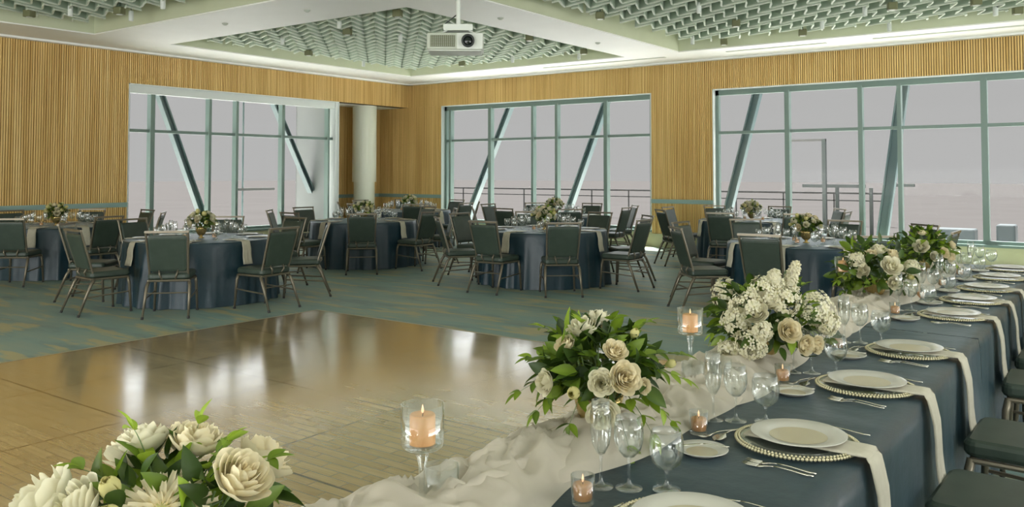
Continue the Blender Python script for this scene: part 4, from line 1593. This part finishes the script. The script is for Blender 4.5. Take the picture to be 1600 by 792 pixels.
# chairs tucked along the right side of the long table
for k, (y, od) in enumerate(zip(SY, ORD)):
    place(CH, (-0.355, y - 0.07 + rs.uniform(-0.03, 0.03), 0), PI / 2 + math.radians(rs.uniform(-3, 3)), 'green banquet chair at the %s place along the long table' % od, 'banquet chairs at the long table')

# bouquets on the long table
bouquet((-1.37, 0.86, TZ + 0.012), 'nearest large cream bouquet with a wide daisy bloom at the lower left corner', 1, 0.22, 0.16, 0.205, 200, 0.066,
        [('w', -0.84, 0.36, 0.35, 0.082), ('w', -0.50, 0.48, 0.52, 0.058), ('m', 0.16, 0.60, 0.62, 0.088), ('r', 0.62, 0.68, 0.30, 0.056), ('r', 0.14, 0.86, -0.10, 0.050), ('w', -0.30, 0.84, -0.15, 0.050),
         ('b', -0.22, 0.62, 0.50, 0.028), ('b', -0.12, 0.48, 0.72, 0.030), ('r', -0.05, 0.72, -0.5, 0.055), ('r', 0.55, 0.5, -0.5, 0.06), ('w', -0.5, 0.6, -0.5, 0.06), ('b', -0.20, 0.34, 0.82, 0.02), ('r', 0.88, 0.05, 0.3, 0.05), ('r', -0.75, -0.1, 0.6, 0.06), ('r', 0.5, -0.1, 0.8, 0.06)],
        [(-0.25, 1.0, 0.1, 0.13, 2), (0.15, 1.0, -0.1, 0.12, 2), (0.45, 0.95, 0.1, 0.12, 3), (0.75, 0.75, 0.0, 0.12, 3), (1.0, 0.25, 0.2, 0.12, 2), (-0.7, 0.8, 0.2, 0.10, 2), (0.6, 1.0, 0.3, 0.08, 2)], shell=(0.3, 0.78), bl=1.08)
bouquet((-1.335, 2.27, TZ + 0.014), 'leafy bouquet of cream roses in a gold fluted vase before the dance floor', 2, 0.205, 0.150, 0.225, 290, 0.074,
        [('r', 0.24, 0.12, 0.93, 0.050), ('w', -0.74, -0.12, 0.45, 0.040), ('b', -0.38, -0.15, 0.85, 0.030), ('w', -0.06, 0.05, 0.95, 0.040), ('w', -0.04, -0.50, 0.88, 0.050), ('r', 0.14, 0.52, 0.72, 0.038),
         ('w', -0.22, 0.80, 0.2, 0.052), ('r', -0.48, 0.55, 0.45, 0.034), ('b', 0.42, 0.68, 0.35, 0.022), ('b', 0.90, 0.12, 0.2, 0.022), ('r', 0.5, -0.1, 0.7, 0.026), ('r', 0.0, 0.6, -0.6, 0.05), ('w', 0.5, 0.2, -0.7, 0.05), ('r', -0.5, 0.1, -0.7, 0.05), ('w', 0.0, 0.9, -0.1, 0.045)],
        [(-1, -0.1, 0.3, 0.15, 3), (-0.85, 0.35, 0.3, 0.13, 2), (-0.7, 0.75, 0.1, 0.14, 3), (-0.3, 1.0, 0.3, 0.11, 2), (0.15, 1.0, 0.4, 0.13, 2), (0.5, 0.75, 0.2, 0.14, 3), (0.95, 0.35, 0.1, 0.16, 4), (1.0, 0.05, 0.2, 0.15, 4), (0.85, -0.5, 0.3, 0.15, 4),
         (0.35, -0.9, 0.7, 0.14, 2), (0.65, -0.7, 0.5, 0.14, 3), (-0.85, -0.45, 0.3, 0.12, 3), (-0.45, -0.6, 0.6, 0.10, 2)], shell=(0.35, 0.82), bl=1.14, low=-0.45)
bouquet((-1.29, 3.62, TZ + 0.014), 'big white bouquet with hydrangea clusters and a tall spray, third along the long table', 3, 0.275, 0.20, 0.18, 240, 0.07,
        [('r', 0.06, 0.05, 0.98, 0.052), ('w', -0.35, 0.35, 0.7, 0.05), ('r', 0.35, -0.28, 0.85, 0.045), ('r', 0.55, -0.30, 0.75, 0.04), ('w', -0.1, 0.6, 0.6, 0.055), ('w', 0.3, 0.4, -0.6, 0.06), ('w', -0.4, 0.4, -0.6, 0.06)],
        [(-1.0, -0.1, 0.2, 0.10, 3), (-0.95, 0.35, 0.2, 0.13, 3), (0.55, 0.8, 0.1, 0.12, 2), (1.0, -0.2, 0.2, 0.10, 2), (-0.9, -0.5, 0.3, 0.1, 2)],
        clusters=[(-0.45, 0.45, 0.55, 0.070, 0), (-0.62, 0.12, 0.55, 0.060, 0), (-0.15, 0.72, 0.45, 0.070, 0), (0.12, 0.55, 0.62, 0.060, 0), (0.62, 0.40, 0.50, 0.075, 0), (-0.45, -0.30, 0.75, 0.065, 0),
                  (-0.72, -0.55, 0.5, 0.055, 0), (0.30, 0.80, 0.2, 0.032, 0.10), (0.02, 0.85, 0.35, 0.045, 0.05), (0.78, 0.1, 0.55, 0.05, 0), (-0.3, 0.0, 0.85, 0.04, 0), (-0.5, 0.5, -0.5, 0.07, 0), (0.5, 0.5, -0.5, 0.07, 0)])
bouquet((-1.33, 5.72, TZ + 0.014), 'loose white and green bouquet in a gold bowl, fourth along the long table', 4, 0.27, 0.20, 0.20, 260, 0.08,
        [('w', 0.02, 0.30, 0.9, 0.065), ('w', 0.05, -0.22, 0.95, 0.045), ('r', 0.25, 0.6, 0.5, 0.045), ('r', -0.3, 0.62, 0.5, 0.04), ('w', -0.55, 0.1, 0.6, 0.05), ('w', -0.05, 0.75, 0.4, 0.05), ('b', 0.5, -0.1, 0.7, 0.03), ('w', 0.7, -0.35, 0.5, 0.04)],
        [(-1, -0.1, 0.3, 0.13, 3), (-0.9, -0.4, 0.3, 0.12, 3), (0.3, 1.0, 0.2, 0.10, 2), (0.9, 0.3, 0.2, 0.12, 3), (-0.6, 0.7, 0.2, 0.1, 2)],
        clusters=[(-0.6, 0.4, 0.5, 0.05, 0), (0.6, 0.2, 0.6, 0.045, 0)])
bouquet((-1.34, 7.25, TZ + 0.014), 'farthest bouquet of cream roses and lime leaves on the long table', 5, 0.25, 0.19, 0.20, 260, 0.08,
        [('w', -0.35, 0.35, 0.75, 0.06), ('r', 0.3, 0.1, 0.9, 0.045), ('r', 0.55, -0.15, 0.8, 0.045), ('r', 0.85, 0.35, 0.3, 0.045), ('w', 0.0, -0.05, 0.9, 0.04), ('r', -0.1, 0.85, 0.3, 0.035), ('r', 0.4, 0.7, 0.4, 0.04), ('r', 0.7, 0.0, 0.6, 0.04)],
        [(-0.9, 0.5, 0.2, 0.13, 2), (0.2, 1.0, 0.2, 0.12, 2), (0.8, 0.6, 0.2, 0.12, 3), (1.0, -0.3, 0.3, 0.12, 3), (0.3, -0.8, 0.6, 0.12, 2)], tone=(0.4, 1.0))

# one more chair by the right window, only its dark back edge in view
place(CH, (-0.60, 9.30, 0), math.radians(180), 'green banquet chair beyond the far end of the long table', 'banquet chairs at the long table')
